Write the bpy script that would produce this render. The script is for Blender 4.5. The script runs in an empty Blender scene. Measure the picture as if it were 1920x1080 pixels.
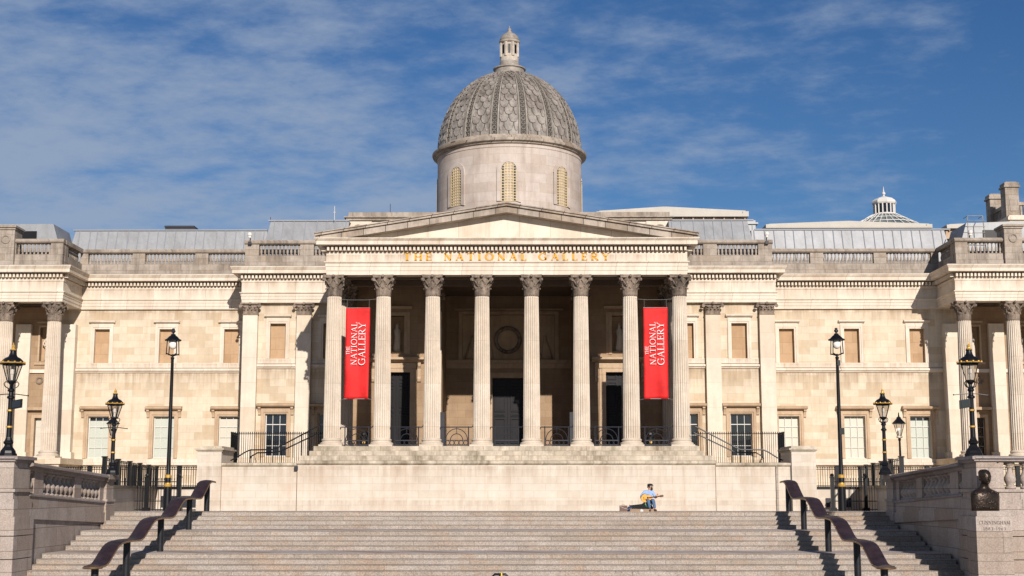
import bpy, math, random
from mathutils import Vector, Matrix
random.seed(7)
R = math.radians
sc = bpy.context.scene
COL = sc.collection

# ---------------------------------------------------------------- camera
cam_d = bpy.data.cameras.new("camera"); cam = bpy.data.objects.new("camera", cam_d); COL.objects.link(cam)
cam.location = (0.97, 0, 0.924)
cam.rotation_euler = (R(90) + math.atan(380 / 2573.), 0, 0.00654)
cam_d.sensor_width = 36; cam_d.lens = 2573 / 1920. * 36
cam_d.clip_end = 5000; cam_d.clip_start = .1
sc.camera = cam
# ---------------------------------------------------------------- exposure
sc.view_settings.view_transform = 'Standard'; sc.view_settings.look = 'None'
sc.view_settings.exposure = 0.27
sc.cycles.diffuse_bounces = 3; sc.view_settings.gamma = 1
# ---------------------------------------------------------------- sun
SV = Vector((.25, -1, .47)).normalized()
sd = bpy.data.lights.new("sun", 'SUN'); sd.energy = 5.0; sd.angle = R(.5); sd.color = (1, .93, .865)
sun = bpy.data.objects.new("sun", sd); COL.objects.link(sun)
sun.rotation_euler = SV.to_track_quat('Z', 'Y').to_euler()
# ---------------------------------------------------------------- world
w = bpy.data.worlds.new("World"); sc.world = w; w.use_nodes = True
nt = w.node_tree; nt.nodes.clear()
def N(t, **k):
    n = nt.nodes.new(t)
    for a, b in k.items(): setattr(n, a, b)
    return n
sky = N('ShaderNodeTexSky', sky_type='NISHITA', sun_disc=False)
sky.sun_elevation = math.asin(SV.z); sky.sun_rotation = math.atan2(SV.x, SV.y)
sky.air_density = 1.0; sky.dust_density = 0.2; sky.ozone_density = 4.0
L = nt.links.new
tc = N('ShaderNodeTexCoord')
sep = N('ShaderNodeSeparateXYZ'); L(tc.outputs['Generated'], sep.inputs[0])
def M(op, a, b=None, c=None):
    n = N('ShaderNodeMath', operation=op)
    for i, q in enumerate((a, b, c)):
        if q is None: continue
        if isinstance(q, (int, float)): n.inputs[i].default_value = q
        else: L(q, n.inputs[i])
    return n.outputs[0]
zz = M('ADD', M('MAXIMUM', sep.outputs[2], 0), .16)
cx = M('DIVIDE', sep.outputs[0], zz); cy = M('DIVIDE', sep.outputs[1], zz)
cb = N('ShaderNodeCombineXYZ'); L(cx, cb.inputs[0]); L(cy, cb.inputs[1])
mp = N('ShaderNodeMapping'); mp.inputs['Rotation'].default_value = (0, 0, .5); mp.inputs['Scale'].default_value = (1.6, 1.9, 1)
mp.inputs['Location'].default_value = (5.3, 2.9, 0)
L(cb.outputs[0], mp.inputs[0])
n1 = N('ShaderNodeTexNoise'); n1.inputs['Scale'].default_value = 1.5; n1.inputs['Detail'].default_value = 9; n1.inputs['Roughness'].default_value = .58
n1.inputs['Distortion'].default_value = .25
L(mp.outputs[0], n1.inputs['Vector'])
n2 = N('ShaderNodeTexNoise'); n2.inputs['Scale'].default_value = 6.5; n2.inputs['Detail'].default_value = 6; n2.inputs['Roughness'].default_value = .62
L(mp.outputs[0], n2.inputs['Vector'])
nn = M('ADD', M('MULTIPLY', n1.outputs['Fac'], .60), M('MULTIPLY', n2.outputs['Fac'], .40))
# more cloud towards the west (left) and towards the horizon, thin streaks to the east
bias = M('ADD', M('MULTIPLY', sep.outputs[0], -.36), M('MULTIPLY', M('SUBTRACT', .36, sep.outputs[2]), .35))
nb = M('ADD', nn, bias)
mr = N('ShaderNodeMapRange', interpolation_type='SMOOTHSTEP'); L(nb, mr.inputs[0])
mr.inputs[1].default_value = .41; mr.inputs[2].default_value = .74; mr.inputs[3].default_value = 0; mr.inputs[4].default_value = .82
hs = N('ShaderNodeHueSaturation'); hs.inputs['Saturation'].default_value = 1.22; hs.inputs['Hue'].default_value = .509
L(sky.outputs[0], hs.inputs['Color'])
b1 = N('ShaderNodeBackground'); L(hs.outputs[0], b1.inputs[0]); b1.inputs[1].default_value = .057
b2 = N('ShaderNodeBackground'); b2.inputs[0].default_value = (.46, .57, .76, 1); b2.inputs[1].default_value = .57
mx = N('ShaderNodeMixShader'); L(mr.outputs[0], mx.inputs[0]); L(b1.outputs[0], mx.inputs[1]); L(b2.outputs[0], mx.inputs[2])
wo = N('ShaderNodeOutputWorld'); L(mx.outputs[0], wo.inputs[0])

# ================================================================ materials
def mat(name, col, rough=.8, metal=0., var=.12, vscale=.6, joints=None, mortar=.55, streak=0., streakcol=(.25, .18, .12),
        speck=0., bump=.0, bscale=8., moss=0., off=0., jsize=.014, spec=.3, block=.10, bands=()):
    m = bpy.data.materials.new(name); m.use_nodes = True
    t = m.node_tree; t.nodes.clear(); A = t.nodes.new; K = t.links.new
    out = A('ShaderNodeOutputMaterial'); p = A('ShaderNodeBsdfPrincipled'); K(p.outputs[0], out.inputs[0])
    p.inputs['Roughness'].default_value = rough; p.inputs['Metallic'].default_value = metal
    p.inputs['Specular IOR Level'].default_value = spec
    g = A('ShaderNodeNewGeometry'); s = A('ShaderNodeSeparateXYZ'); K(g.outputs['Position'], s.inputs[0])
    def mth(op, a, b, clamp=False):
        n = A('ShaderNodeMath'); n.operation = op; n.use_clamp = clamp
        for i, q in enumerate((a, b)):
            if isinstance(q, (int, float)): n.inputs[i].default_value = q
            else: K(q, n.inputs[i])
        return n.outputs[0]
    def mix(fac, a, b, bt='MIX'):
        n = A('ShaderNodeMix'); n.data_type = 'RGBA'; n.blend_type = bt; n.clamp_result = False
        if isinstance(fac, (int, float)): n.inputs[0].default_value = fac
        else: K(fac, n.inputs[0])
        for i, q in ((6, a), (7, b)):
            if isinstance(q, tuple): n.inputs[i].default_value = q if len(q) == 4 else q + (1,)
            else: K(q, n.inputs[i])
        return n.outputs[2]
    u = mth('ADD', s.outputs[0], mth('MULTIPLY', s.outputs[1], .93)); v = mth('ADD', s.outputs[2], off)
    c = A('ShaderNodeCombineXYZ'); K(u, c.inputs[0]); K(v, c.inputs[1])
    n = A('ShaderNodeTexNoise'); n.inputs['Scale'].default_value = vscale; n.inputs['Detail'].default_value = 8; n.inputs['Roughness'].default_value = .65
    K(g.outputs['Position'], n.inputs['Vector'])
    f = mth('MULTIPLY', mth('SUBTRACT', n.outputs[0], .5), 4 * var)
    f = mth('ADD', f, 1.)
    cc = A('ShaderNodeCombineColor')
    for i in range(3): K(f, cc.inputs[i])
    colr = mix(1, col, cc.outputs[0], 'MULTIPLY')
    last_h = n.outputs[0]
    if joints:
        b = A('ShaderNodeTexBrick'); K(c.outputs[0], b.inputs['Vector'])
        b.inputs['Scale'].default_value = 1; b.inputs['Brick Width'].default_value = joints[0]; b.inputs['Row Height'].default_value = joints[1]
        b.inputs['Mortar Size'].default_value = jsize; b.inputs['Mortar Smooth'].default_value = .1; b.inputs['Bias'].default_value = 0
        b.inputs['Color1'].default_value = (0, 0, 0, 1); b.inputs['Color2'].default_value = (1, 1, 1, 1); b.inputs['Mortar'].default_value = (1, 1, 1, 1)
        mr_ = A('ShaderNodeMapRange'); mr_.interpolation_type = 'SMOOTHSTEP'; K(b.outputs['Color'], mr_.inputs[0]); mr_.inputs[1].default_value = .12; mr_.inputs[2].default_value = .50
        tone = mix(mr_.outputs[0], (1 - block * 1.9, 1 - block * 2.5, 1 - block * 3.2), (1, 1, 1))
        mr2 = A('ShaderNodeMapRange'); K(b.outputs['Color'], mr2.inputs[0]); mr2.inputs[1].default_value = .5; mr2.inputs[2].default_value = 1
        tone = mix(mr2.outputs[0], tone, (1 + block * .2, 1 + block * .25, 1 + block * .35))
        tone = mix(b.outputs['Fac'], tone, (mortar, mortar * .93, mortar * .85))
        colr = mix(1, colr, tone, 'MULTIPLY')
    if streak:
        mp = A('ShaderNodeMapping'); mp.inputs['Scale'].default_value = (2.2, .22, 1); K(c.outputs[0], mp.inputs[0])
        n3 = A('ShaderNodeTexNoise'); n3.inputs['Scale'].default_value = 1.; n3.inputs['Detail'].default_value = 7; n3.inputs['Roughness'].default_value = .7
        K(mp.outputs[0], n3.inputs['Vector'])
        n4 = A('ShaderNodeTexNoise'); n4.inputs['Scale'].default_value = .55; n4.inputs['Detail'].default_value = 5; K(g.outputs['Position'], n4.inputs['Vector'])
        q = mth('ADD', mth('MULTIPLY', n3.outputs[0], .6), mth('MULTIPLY', n4.outputs[0], .4))
        r = A('ShaderNodeMapRange'); K(q, r.inputs[0]); r.inputs[1].default_value = .47; r.inputs[2].default_value = .64; r.inputs[3].default_value = 0; r.inputs[4].default_value = streak
        colr = mix(r.outputs[0], colr, streakcol)
    if bands:
        mpb = A('ShaderNodeMapping'); mpb.inputs['Scale'].default_value = (1.7, .10, 1); K(c.outputs[0], mpb.inputs[0])
        nb_ = A('ShaderNodeTexNoise'); nb_.inputs['Scale'].default_value = 1; nb_.inputs['Detail'].default_value = 6; nb_.inputs['Roughness'].default_value = .75; K(mpb.outputs[0], nb_.inputs['Vector'])
        rb = A('ShaderNodeMapRange'); K(nb_.outputs[0], rb.inputs[0]); rb.inputs[1].default_value = .40; rb.inputs[2].default_value = .62
        for zt_, ln_, am_ in bands:
            q1 = A('ShaderNodeMapRange'); K(s.outputs[2], q1.inputs[0]); q1.inputs[1].default_value = zt_ - ln_; q1.inputs[2].default_value = zt_
            q2 = mth('LESS_THAN', s.outputs[2], zt_)
            qq = mth('MULTIPLY', mth('MULTIPLY', mth('POWER', q1.outputs[0], 1.4), q2), mth('MULTIPLY', rb.outputs[0], am_))
            colr = mix(qq, colr, (.20, .125, .07))
    if moss:
        n5 = A('ShaderNodeTexNoise'); n5.inputs['Scale'].default_value = 1.3; n5.inputs['Detail'].default_value = 6; K(g.outputs['Position'], n5.inputs['Vector'])
        r = A('ShaderNodeMapRange'); K(n5.outputs[0], r.inputs[0]); r.inputs[1].default_value = .48; r.inputs[2].default_value = .66; r.inputs[3].default_value = 0; r.inputs[4].default_value = moss
        colr = mix(r.outputs[0], colr, (.12, .11, .045))
    if speck:
        n6 = A('ShaderNodeTexNoise'); n6.inputs['Scale'].default_value = 22; n6.inputs['Detail'].default_value = 2; K(g.outputs['Position'], n6.inputs['Vector'])
        f2 = mth('ADD', mth('MULTIPLY', mth('SUBTRACT', n6.outputs[0], .5), speck * 4), 1)
        c2 = A('ShaderNodeCombineColor')
        for i in range(3): K(f2, c2.inputs[i])
        colr = mix(1, colr, c2.outputs[0], 'MULTIPLY')
    n8 = A('ShaderNodeTexNoise'); n8.inputs['Scale'].default_value = vscale * 4.5; n8.inputs['Detail'].default_value = 6; n8.inputs['Roughness'].default_value = .7; K(g.outputs['Position'], n8.inputs['Vector'])
    f8 = mth('ADD', mth('MULTIPLY', mth('SUBTRACT', n8.outputs[0], .5), 2.4 * var), 1.)
    c8 = A('ShaderNodeCombineColor')
    for i in range(3): K(f8, c8.inputs[i])
    colr = mix(1, colr, c8.outputs[0], 'MULTIPLY')
    K(colr, p.inputs['Base Color'])
    if bump:
        n7 = A('ShaderNodeTexNoise'); n7.inputs['Scale'].default_value = bscale; n7.inputs['Detail'].default_value = 5; K(g.outputs['Position'], n7.inputs['Vector'])
        bp = A('ShaderNodeBump'); bp.inputs['Strength'].default_value = bump; bp.inputs['Distance'].default_value = .05; K(n7.outputs[0], bp.inputs['Height'])
        K(bp.outputs[0], p.inputs['Normal'])
    return m
def glass_mat(name, col, rough=.08):
    m = mat(name, col, rough=rough, var=.05, spec=.6); return m
ST = mat('portland_stone', (.545, .46, .345), joints=(1.25, .56), var=.12, vscale=.45, streak=.42, streakcol=(.40, .275, .155), mortar=.78, off=.12, bump=.15, bscale=3, block=.075, jsize=.010, bands=((10.2, 1.9, .8), (15.2, 1.4, .6), (2.9, 1.2, .8), (6.0, 1.6, .2)))
STI = mat('sheltered_stone', (.30, .205, .125), joints=(1.25, .56), var=.14, vscale=.5, streak=.4, streakcol=(.17, .11, .065), mortar=.75, off=.12, block=.05, jsize=.012)  # duller stone than the facade, darkened further to deepen the portico's shade
CEIL = mat('portico_ceiling', (.15, .11, .08), var=.15)  # kept dark to deepen the shade inside the portico
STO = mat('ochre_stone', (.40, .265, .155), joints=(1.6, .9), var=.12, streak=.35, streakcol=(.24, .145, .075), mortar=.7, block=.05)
TRIM = mat('dressed_stone', (.59, .515, .42), var=.10, vscale=.8, streak=.42, streakcol=(.36, .265, .18), joints=(2.1, 50), mortar=.6, off=20, bump=.1, jsize=.015, block=.03, bands=((16.9, .9, .5), (17.9, .5, .5), (10.9, .5, .5)))
SURR = mat('surround_stone', (.42, .305, .20), var=.16, vscale=.9, streak=.5, streakcol=(.22, .14, .08))
PLAS = mat('pale_stone', (.585, .51, .41), joints=(40, 1.9), var=.10, streak=.3, streakcol=(.36, .255, .17), mortar=.8, off=.4, block=.06)
PARA = mat('parapet_stone', (.315, .265, .215), joints=(1.7, .5), var=.26, vscale=1.3, streak=.75, streakcol=(.11, .085, .065), mortar=.6, bump=.2, off=.05, block=.06)
BED = mat('shade_and_joint_stone', (.20, .14, .095), var=.25, vscale=1.5)  # dark tone for the shade painted behind the dentils, and for joint seams
RAKE = mat('weathered_cornice', (.34, .285, .23), var=.26, vscale=1.4, streak=.75, streakcol=(.12, .09, .065), joints=(1.5, 60), off=20, mortar=.3, jsize=.03, block=.08)
LEDGE = mat('lead_ledge', (.20, .19, .18), var=.3, vscale=2)
SHAFT = mat('column_stone', (.53, .46, .375), var=.13, vscale=.9, streak=.36, streakcol=(.33, .245, .17), joints=(60, 2.9), mortar=.72, off=.6, block=.03, jsize=.01)
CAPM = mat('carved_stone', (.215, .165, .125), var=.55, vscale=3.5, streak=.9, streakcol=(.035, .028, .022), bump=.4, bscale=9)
POD = mat('podium_stone', (.53, .465, .385), joints=(1.5, .46), var=.10, vscale=.6, streak=.5, streakcol=(.42, .31, .22), mortar=.78, block=.03, bump=.1, jsize=.010, bands=((2.5, 1.6, .5), (.3, 1.0, .4)))
MOSSY = mat('mossy_stone', (.45, .385, .30), joints=(1.7, .33), var=.3, vscale=1.2, moss=.22, mortar=.55, off=.10, jsize=.014, block=.03, streak=.85, streakcol=(.14, .105, .065))
GRAN = mat('granite', (.345, .29, .25), joints=(2.1, .74), var=.14, vscale=.8, streak=.45, streakcol=(.20, .15, .12), mortar=.5, speck=.25, off=.48, block=.08)
GRANC = mat('granite_coping', (.27, .23, .21), joints=(2.4, 80), off=30, var=.18, vscale=1.2, speck=.2, streak=.5, streakcol=(.17, .13, .11), mortar=.5)
STEP = mat('granite_step', (.305, .264, .226), joints=(2.45, .18), var=.16, vscale=.9, mortar=.36, off=.026, speck=.38, block=.06, jsize=.008, streak=.5, streakcol=(.30, .195, .12))
LAND = mat('landing_paving', (.37, .32, .295), joints=(1.2, 60), off=30, var=.12, vscale=1.5, mortar=.7, speck=.15, rough=.95, spec=.05)
PAVE = mat('terrace_paving', (.26, .23, .21), var=.12, vscale=.8, speck=.1)
SQ = mat('square_paving', (.28, .26, .24), var=.15)
LEAD = mat('dome_lead', (.075, .068, .06), var=.35, vscale=1.1, streak=.6, streakcol=(.05, .045, .04), rough=.6, bump=.15)
SCALE = mat('lead_scale', (.235, .208, .18), var=.45, vscale=1.8, streak=.85, streakcol=(.08, .064, .052), rough=.5)
RIBM = mat('dome_rib', (.25, .22, .185), var=.4, vscale=2.5, streak=.5, streakcol=(.11, .09, .07), rough=.6)
RIBD = mat('rib_guilloche', (.055, .05, .045), var=.3, vscale=3)
DRUM = mat('drum_stone', (.44, .375, .325), joints=(1.5, .78), var=.12, vscale=.6, streak=.5, streakcol=(.22, .16, .125), mortar=.8, bump=.1, block=.05, jsize=.012)
LATT = mat('cream_lattice', (.50, .39, .225), var=.2, vscale=2)
ZINC = mat('zinc_sheet', (.27, .275, .28), var=.14, vscale=1.0, streak=.45, streakcol=(.17, .165, .16), rough=.5, metal=.2)
ZSEAM = mat('zinc_seam', (.23, .24, .26), var=.1, rough=.5)
WHITE = mat('white_paint', (.54, .52, .48), var=.06)
GLASSG = mat('roof_glass', (.10, .13, .13), rough=.15, var=.3, vscale=.8, spec=.6)
DARKG = mat('window_glass', (.012, .014, .018), rough=.04, var=.3, spec=.8)
BLIND = mat('window_blind', (.50, .465, .38), var=.05, vscale=1, rough=.35, spec=.4)
BLINDG = mat('window_blind_green', (.42, .44, .375), var=.05, vscale=1, rough=.35, spec=.4)
BLACK = mat('black_paint', (.006, .006, .007), rough=.38, var=.2, spec=.28)
IRON = mat('grey_ironwork', (.022, .022, .028), rough=.5, var=.3, spec=.3)
DOORM = mat('door_paint', (.009, .008, .009), rough=.4, var=.3, spec=.2)
GOLD = mat('gilding', (.50, .29, .06), rough=.4, metal=.3, var=.3, vscale=5)
GOLDL = mat('gold_leaf_letters', (.56, .27, .008), rough=.55, var=.15, vscale=4)
RED = mat('banner_red', (.53, .013, .012), rough=.7, var=.22, vscale=1.1)
WLET = mat('banner_lettering', (.86, .78, .74), var=.03)
RIG = mat('steel_wire', (.18, .17, .16), rough=.5)
LANT = mat('lantern_stone', (.42, .365, .30), var=.3, vscale=3, streak=.6, streakcol=(.16, .125, .095))
CREAM = mat('cream_paint', (.42, .39, .34), var=.08, vscale=1)
BRONZ = mat('dark_bronze', (.045, .033, .026), rough=.33, metal=.7, var=.6, vscale=6, bump=.35, bscale=12)
RAILB = mat('bronze_rail', (.030, .018, .020), rough=.5, metal=0., var=.5, vscale=3, spec=.25)
RAILE = mat('bronze_rail_edge', (.20, .12, .06), rough=.4, metal=.5, var=.4, vscale=3)
RAILP = mat('rail_post', (.018, .019, .022), rough=.4, metal=.3, var=.4, vscale=5)
INCIS = mat('incised_letters', (.09, .07, .06), var=.1)
SKIN = mat('skin', (.50, .27, .18), rough=.55, var=.05); DENIMS = mat('denim_shirt', (.25, .36, .58), rough=.9, var=.2, vscale=9)
JEANS = mat('jeans', (.075, .135, .24), rough=.9, var=.3, vscale=9)
CAPC = mat('black_cloth', (.012, .012, .014), rough=.9); BEARD = mat('dark_hair', (.03, .018, .012), rough=.9)
SPRUCE = mat('spruce_top', (.72, .36, .08), rough=.3, var=.1, vscale=8, spec=.5)
WOOD = mat('dark_wood', (.10, .04, .02), rough=.4, var=.2); BROWNC = mat('brown_vinyl', (.14, .085, .065), rough=.7, var=.3, vscale=12)
TAN = mat('tan_lining', (.30, .20, .13), rough=.9, var=.2); NAVY = mat('navy_cloth', (.02, .035, .09), rough=.9)
GREEN = mat('green_cloth', (.02, .22, .07), rough=.9); LAMPG = mat('lamp_glass', (.80, .74, .66), rough=.15, var=.05)
YEL = mat('yellow_tape', (.75, .55, .03))
def thin_glass(name):
    m = bpy.data.materials.new(name); m.use_nodes = True; t = m.node_tree; t.nodes.clear()
    o = t.nodes.new('ShaderNodeOutputMaterial'); a = t.nodes.new('ShaderNodeBsdfTransparent'); g = t.nodes.new('ShaderNodeBsdfGlossy'); x = t.nodes.new('ShaderNodeMixShader')
    a.inputs[0].default_value = (.86, .85, .83, 1); g.inputs['Roughness'].default_value = .08; x.inputs[0].default_value = .13
    t.links.new(a.outputs[0], x.inputs[1]); t.links.new(g.outputs[0], x.inputs[2]); t.links.new(x.outputs[0], o.inputs[0]); return m
LGLASS = thin_glass('lantern_glass')

# ================================================================ mesh helper
class MB:
    def __init__(s): s.v = []; s.f = []; s.m = []; s.mi = 0
    def add(s, vs, fs):
        o = len(s.v); s.v += [tuple(p) for p in vs]; s.f += [tuple(i + o for i in f) for f in fs]; s.m += [s.mi] * len(fs)
    def box(s, x0, x1, y0, y1, z0, z1):
        x0, x1 = min(x0, x1), max(x0, x1); y0, y1 = min(y0, y1), max(y0, y1); z0, z1 = min(z0, z1), max(z0, z1)
        s.add([(x0, y0, z0), (x1, y0, z0), (x1, y1, z0), (x0, y1, z0), (x0, y0, z1), (x1, y0, z1), (x1, y1, z1), (x0, y1, z1)],
              [(3, 2, 1, 0), (4, 5, 6, 7), (0, 1, 5, 4), (1, 2, 6, 5), (2, 3, 7, 6), (3, 0, 4, 7)])
    def prism(s, pts, a0, a1, ax='y'):
        def P(p, a): return {'y': (p[0], a, p[1]), 'x': (a, p[0], p[1]), 'z': (p[0], p[1], a)}[ax]
        n = len(pts); vs = [P(p, a0) for p in pts] + [P(p, a1) for p in pts]
        s.add(vs, [tuple(range(n))[::-1], tuple(range(n, 2 * n))] + [(i, (i + 1) % n, n + (i + 1) % n, n + i) for i in range(n)])
    def lathe(s, prof, cx=0, cy=0, n=16, a0=0., a1=2 * math.pi, z=0., sx=1., sy=1.):
        full = abs(a1 - a0 - 2 * math.pi) < 1e-6; k = n if full else n + 1
        vs = [(cx + r * sx * math.cos(a0 + (a1 - a0) * i / n), cy + r * sy * math.sin(a0 + (a1 - a0) * i / n), z + h) for r, h in prof for i in range(k)]
        fs = [(j * k + i, j * k + (i + 1) % k, (j + 1) * k + (i + 1) % k, (j + 1) * k + i) for j in range(len(prof) - 1) for i in range(n)]
        if full:
            if prof[0][0] > 1e-4: fs.append(tuple(range(k))[::-1])
            if prof[-1][0] > 1e-4: fs.append(tuple((len(prof) - 1) * k + i for i in range(k)))
        s.add(vs, fs)
    def tube(s, pts, r, n=6, closed=False):
        pts = [Vector(p) for p in pts]; m = len(pts); rs = r if isinstance(r, (list, tuple)) else [r] * m
        vs = []; prev = None
        for i, p in enumerate(pts):
            if closed: d = pts[(i + 1) % m] - pts[i - 1]
            else: d = pts[min(i + 1, m - 1)] - pts[max(i - 1, 0)]
            d.normalize()
            if prev is None:
                a = Vector((0, 0, 1)) if abs(d.z) < .9 else Vector((0, 1, 0)); e = d.cross(a).normalized()
            else: e = (prev - d * prev.dot(d)).normalized()
            prev = e; g = d.cross(e)
            vs += [p + (e * math.cos(2 * math.pi * k / n + .4) + g * math.sin(2 * math.pi * k / n + .4)) * rs[i] for k in range(n)]
        fs = []
        for i in range(m if closed else m - 1):
            j = (i + 1) % m
            fs += [(i * n + k, i * n + (k + 1) % n, j * n + (k + 1) % n, j * n + k) for k in range(n)]
        if not closed: fs += [tuple(range(n))[::-1], tuple((m - 1) * n + k for k in range(n))]
        s.add(vs, fs)
    def sweep(s, prof, path, closed=True):
        P = [Vector((p[0], p[1])) for p in path]; n = len(P); k = len(prof); vs = []
        nm = []
        for i in range(n - 1):
            d = (P[i + 1] - P[i]).normalized(); nm.append(Vector((d.y, -d.x)))
        for i in range(n):
            if i == 0: q = nm[0]
            elif i == n - 1: q = nm[-1]
            else:
                a, b = nm[i - 1], nm[i]; q = (a + b) / (1 + a.dot(b))
            vs += [(P[i].x + q.x * o, P[i].y + q.y * o, z) for o, z in prof]
        fs = [(i * k + j, (i + 1) * k + j, (i + 1) * k + (j + 1) % k, i * k + (j + 1) % k) for i in range(n - 1) for j in range(k if closed else k - 1)]
        if closed: fs += [tuple(range(k)), tuple((n - 1) * k + j for j in range(k))[::-1]]
        s.add(vs, fs)
    def ball(s, c, rx, ry=None, rz=None, n=10, m=7):
        ry = ry or rx; rz = rz or rx
        vs = [(c[0] + rx * math.sin(math.pi * j / m) * math.cos(2 * math.pi * i / n), c[1] + ry * math.sin(math.pi * j / m) * math.sin(2 * math.pi * i / n), c[2] + rz * math.cos(math.pi * j / m)) for j in range(m + 1) for i in range(n)]
        s.add(vs, [(j * n + i, j * n + (i + 1) % n, (j + 1) * n + (i + 1) % n, (j + 1) * n + i) for j in range(m) for i in range(n)])
    def loft(s, secs, n=16):
        # secs: (cx, cy, z, rx, ry)
        vs = [(c[0] + c[3] * math.cos(2 * math.pi * i / n), c[1] + c[4] * math.sin(2 * math.pi * i / n), c[2]) for c in secs for i in range(n)]
        fs = [(j * n + i, j * n + (i + 1) % n, (j + 1) * n + (i + 1) % n, (j + 1) * n + i) for j in range(len(secs) - 1) for i in range(n)]
        fs += [tuple(range(n))[::-1], tuple((len(secs) - 1) * n + i for i in range(n))]
        s.add(vs, fs)
    def xf(s, fn): s.v = [tuple(fn(*p)) for p in s.v]; return s
    def join(s, o, fn=None):
        s.add([fn(*p) for p in o.v] if fn else o.v, o.f)
    def build(s, name, mats, parent=None, smooth=False, loc=(0, 0, 0), ang=None):
        me = bpy.data.meshes.new(name); me.from_pydata(s.v, [], s.f)
        mats = mats if isinstance(mats, (list, tuple)) else [mats]
        for m in mats: me.materials.append(m)
        if len(mats) > 1: me.polygons.foreach_set('material_index', s.m)
        me.validate()
        if smooth: me.shade_smooth()
        if ang:
            me.shade_smooth()
            me.set_sharp_from_angle(angle=R(ang))
        me.update()
        o = bpy.data.objects.new(name, me); COL.objects.link(o); o.location = loc
        if parent: o.parent = parent
        return o
def tag(o, label=None, cat=None, group=None, kind=None):
    if label: o['label'] = label
    if cat: o['category'] = cat
    if group: o['group'] = group
    if kind: o['kind'] = kind
    return o
def thing(name, label, cat, loc=(0, 0, 0), rz=0, group=None):
    o = bpy.data.objects.new(name, None); COL.objects.link(o); o.location = loc; o.rotation_euler = (0, 0, rz); o.empty_display_size = .2
    return tag(o, label, cat, group)
def dup(o, loc, label=None, rz=None, parent=None, flip=False):
    kids = [c for c in bpy.data.objects if c.parent == o]
    r = o.copy(); COL.objects.link(r)
    if parent: r.parent = parent
    r.location = loc
    if rz is not None: r.rotation_euler = (0, 0, rz)
    if flip: r.scale = (-1, 1, 1)
    if label: r['label'] = label
    for c in kids:
        k = dup(c, c.location, parent=r)
    return r

# ================================================================ lettering (serif capitals)
TK, TN = .15, .065
GL = {  # advance width, strokes: ('l',x0,y0,x1,y1,w) ('a',cx,cy,rx,ry,a0,a1,w)  serifs: ('s',x,y,half)
 'T': (.78, [('l', .39, 0, .39, 1, TK), ('l', .02, .96, .76, .96, TN), ('l', .03, .8, .03, 1, TN), ('l', .75, .8, .75, 1, TN), ('s', .39, 0, .17)]),
 'H': (.90, [('l', .16, 0, .16, 1, TK), ('l', .74, 0, .74, 1, TK), ('l', .16, .5, .74, .5, TN), ('s', .16, 0, .15), ('s', .16, 1, .15), ('s', .74, 0, .15), ('s', .74, 1, .15)]),
 'E': (.68, [('l', .16, 0, .16, 1, TK), ('l', .02, .97, .60, .97, TN), ('l', .16, .51, .50, .51, TN), ('l', .02, .03, .64, .03, TN), ('l', .60, .8, .60, 1, TN), ('l', .63, 0, .63, .2, TN), ('l', .5, .4, .5, .62, TN)]),
 'N': (.92, [('l', .15, 0, .15, 1, TN), ('l', .77, 0, .77, 1, TN), ('l', .12, 1, .77, 0, TK), ('s', .15, 0, .13), ('s', .1, 1, .1), ('s', .77, 1, .13)]),
 'A': (.92, [('l', .12, 0, .44, 1, TN), ('l', .44, 1, .78, 0, TK), ('l', .24, .36, .66, .36, TN), ('s', .12, 0, .12), ('s', .78, 0, .14)]),
 'I': (.42, [('l', .2, 0, .2, 1, TK), ('s', .2, 0, .16), ('s', .2, 1, .16)]),
 'O': (.98, [('a', .48, .5, .42, .48, 0, 360, .11)]),
 'L': (.66, [('l', .16, 0, .16, 1, TK), ('l', .02, .03, .60, .03, TN), ('l', .6, 0, .6, .22, TN), ('s', .16, 1, .15)]),
 'G': (.96, [('a', .48, .5, .42, .48, 45, 330, .11), ('l', .80, .04, .80, .46, TK), ('l', .62, .46, .92, .46, TN), ('l', .80, .75, .80, .97, TN)]),
 'R': (.84, [('l', .16, 0, .16, 1, TK), ('s', .16, 0, .15), ('a', .36, .74, .26, .235, -90, 90, .10), ('l', .02, .97, .38, .97, TN), ('l', .16, .5, .38, .5, TN), ('l', .38, .5, .76, 0, TK), ('s', .78, 0, .1)]),
 'Y': (.84, [('l', .42, 0, .42, .48, TK), ('l', .1, 1, .42, .46, TK), ('l', .74, 1, .42, .46, TN), ('s', .42, 0, .16), ('s', .1, 1, .12), ('s', .74, 1, .12)]),
 'C': (.88, [('a', .48, .5, .42, .48, 50, 310, .11), ('l', .76, .76, .76, .98, TN)]),
 'U': (.88, [('l', .14, .3, .14, 1, TK), ('l', .74, .3, .74, 1, TN), ('a', .44, .32, .30, .30, 180, 360, .09), ('s', .14, 1, .14), ('s', .74, 1, .12)]),
 'M': (1.06, [('l', .14, 0, .16, 1, TN), ('l', .16, 1, .52, .1, TK), ('l', .52, .1, .88, 1, TN), ('l', .88, 1, .90, 0, TK), ('s', .14, 0, .12), ('s', .9, 0, .13)]),
 '1': (.45, [('l', .22, 0, .22, 1, .13), ('l', .08, .82, .22, 1, TN), ('s', .22, 0, .15)]),
 '8': (.62, [('a', .29, .75, .2, .22, 0, 360, .1), ('a', .29, .27, .25, .26, 0, 360, .1)]),
 '3': (.58, [('a', .24, .75, .21, .22, -90, 140, .1), ('a', .24, .28, .25, .26, -140, 90, .1)]),
 '9': (.62, [('a', .29, .68, .24, .29, 0, 360, .1), ('l', .53, .68, .22, 0, .1)]),
 '6': (.62, [('a', .29, .30, .24, .29, 0, 360, .1), ('l', .06, .32, .38, 1, .1)]),
 '-': (.5, [('l', .1, .5, .4, .5, .1)]), ' ': (.55, [])}
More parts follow.
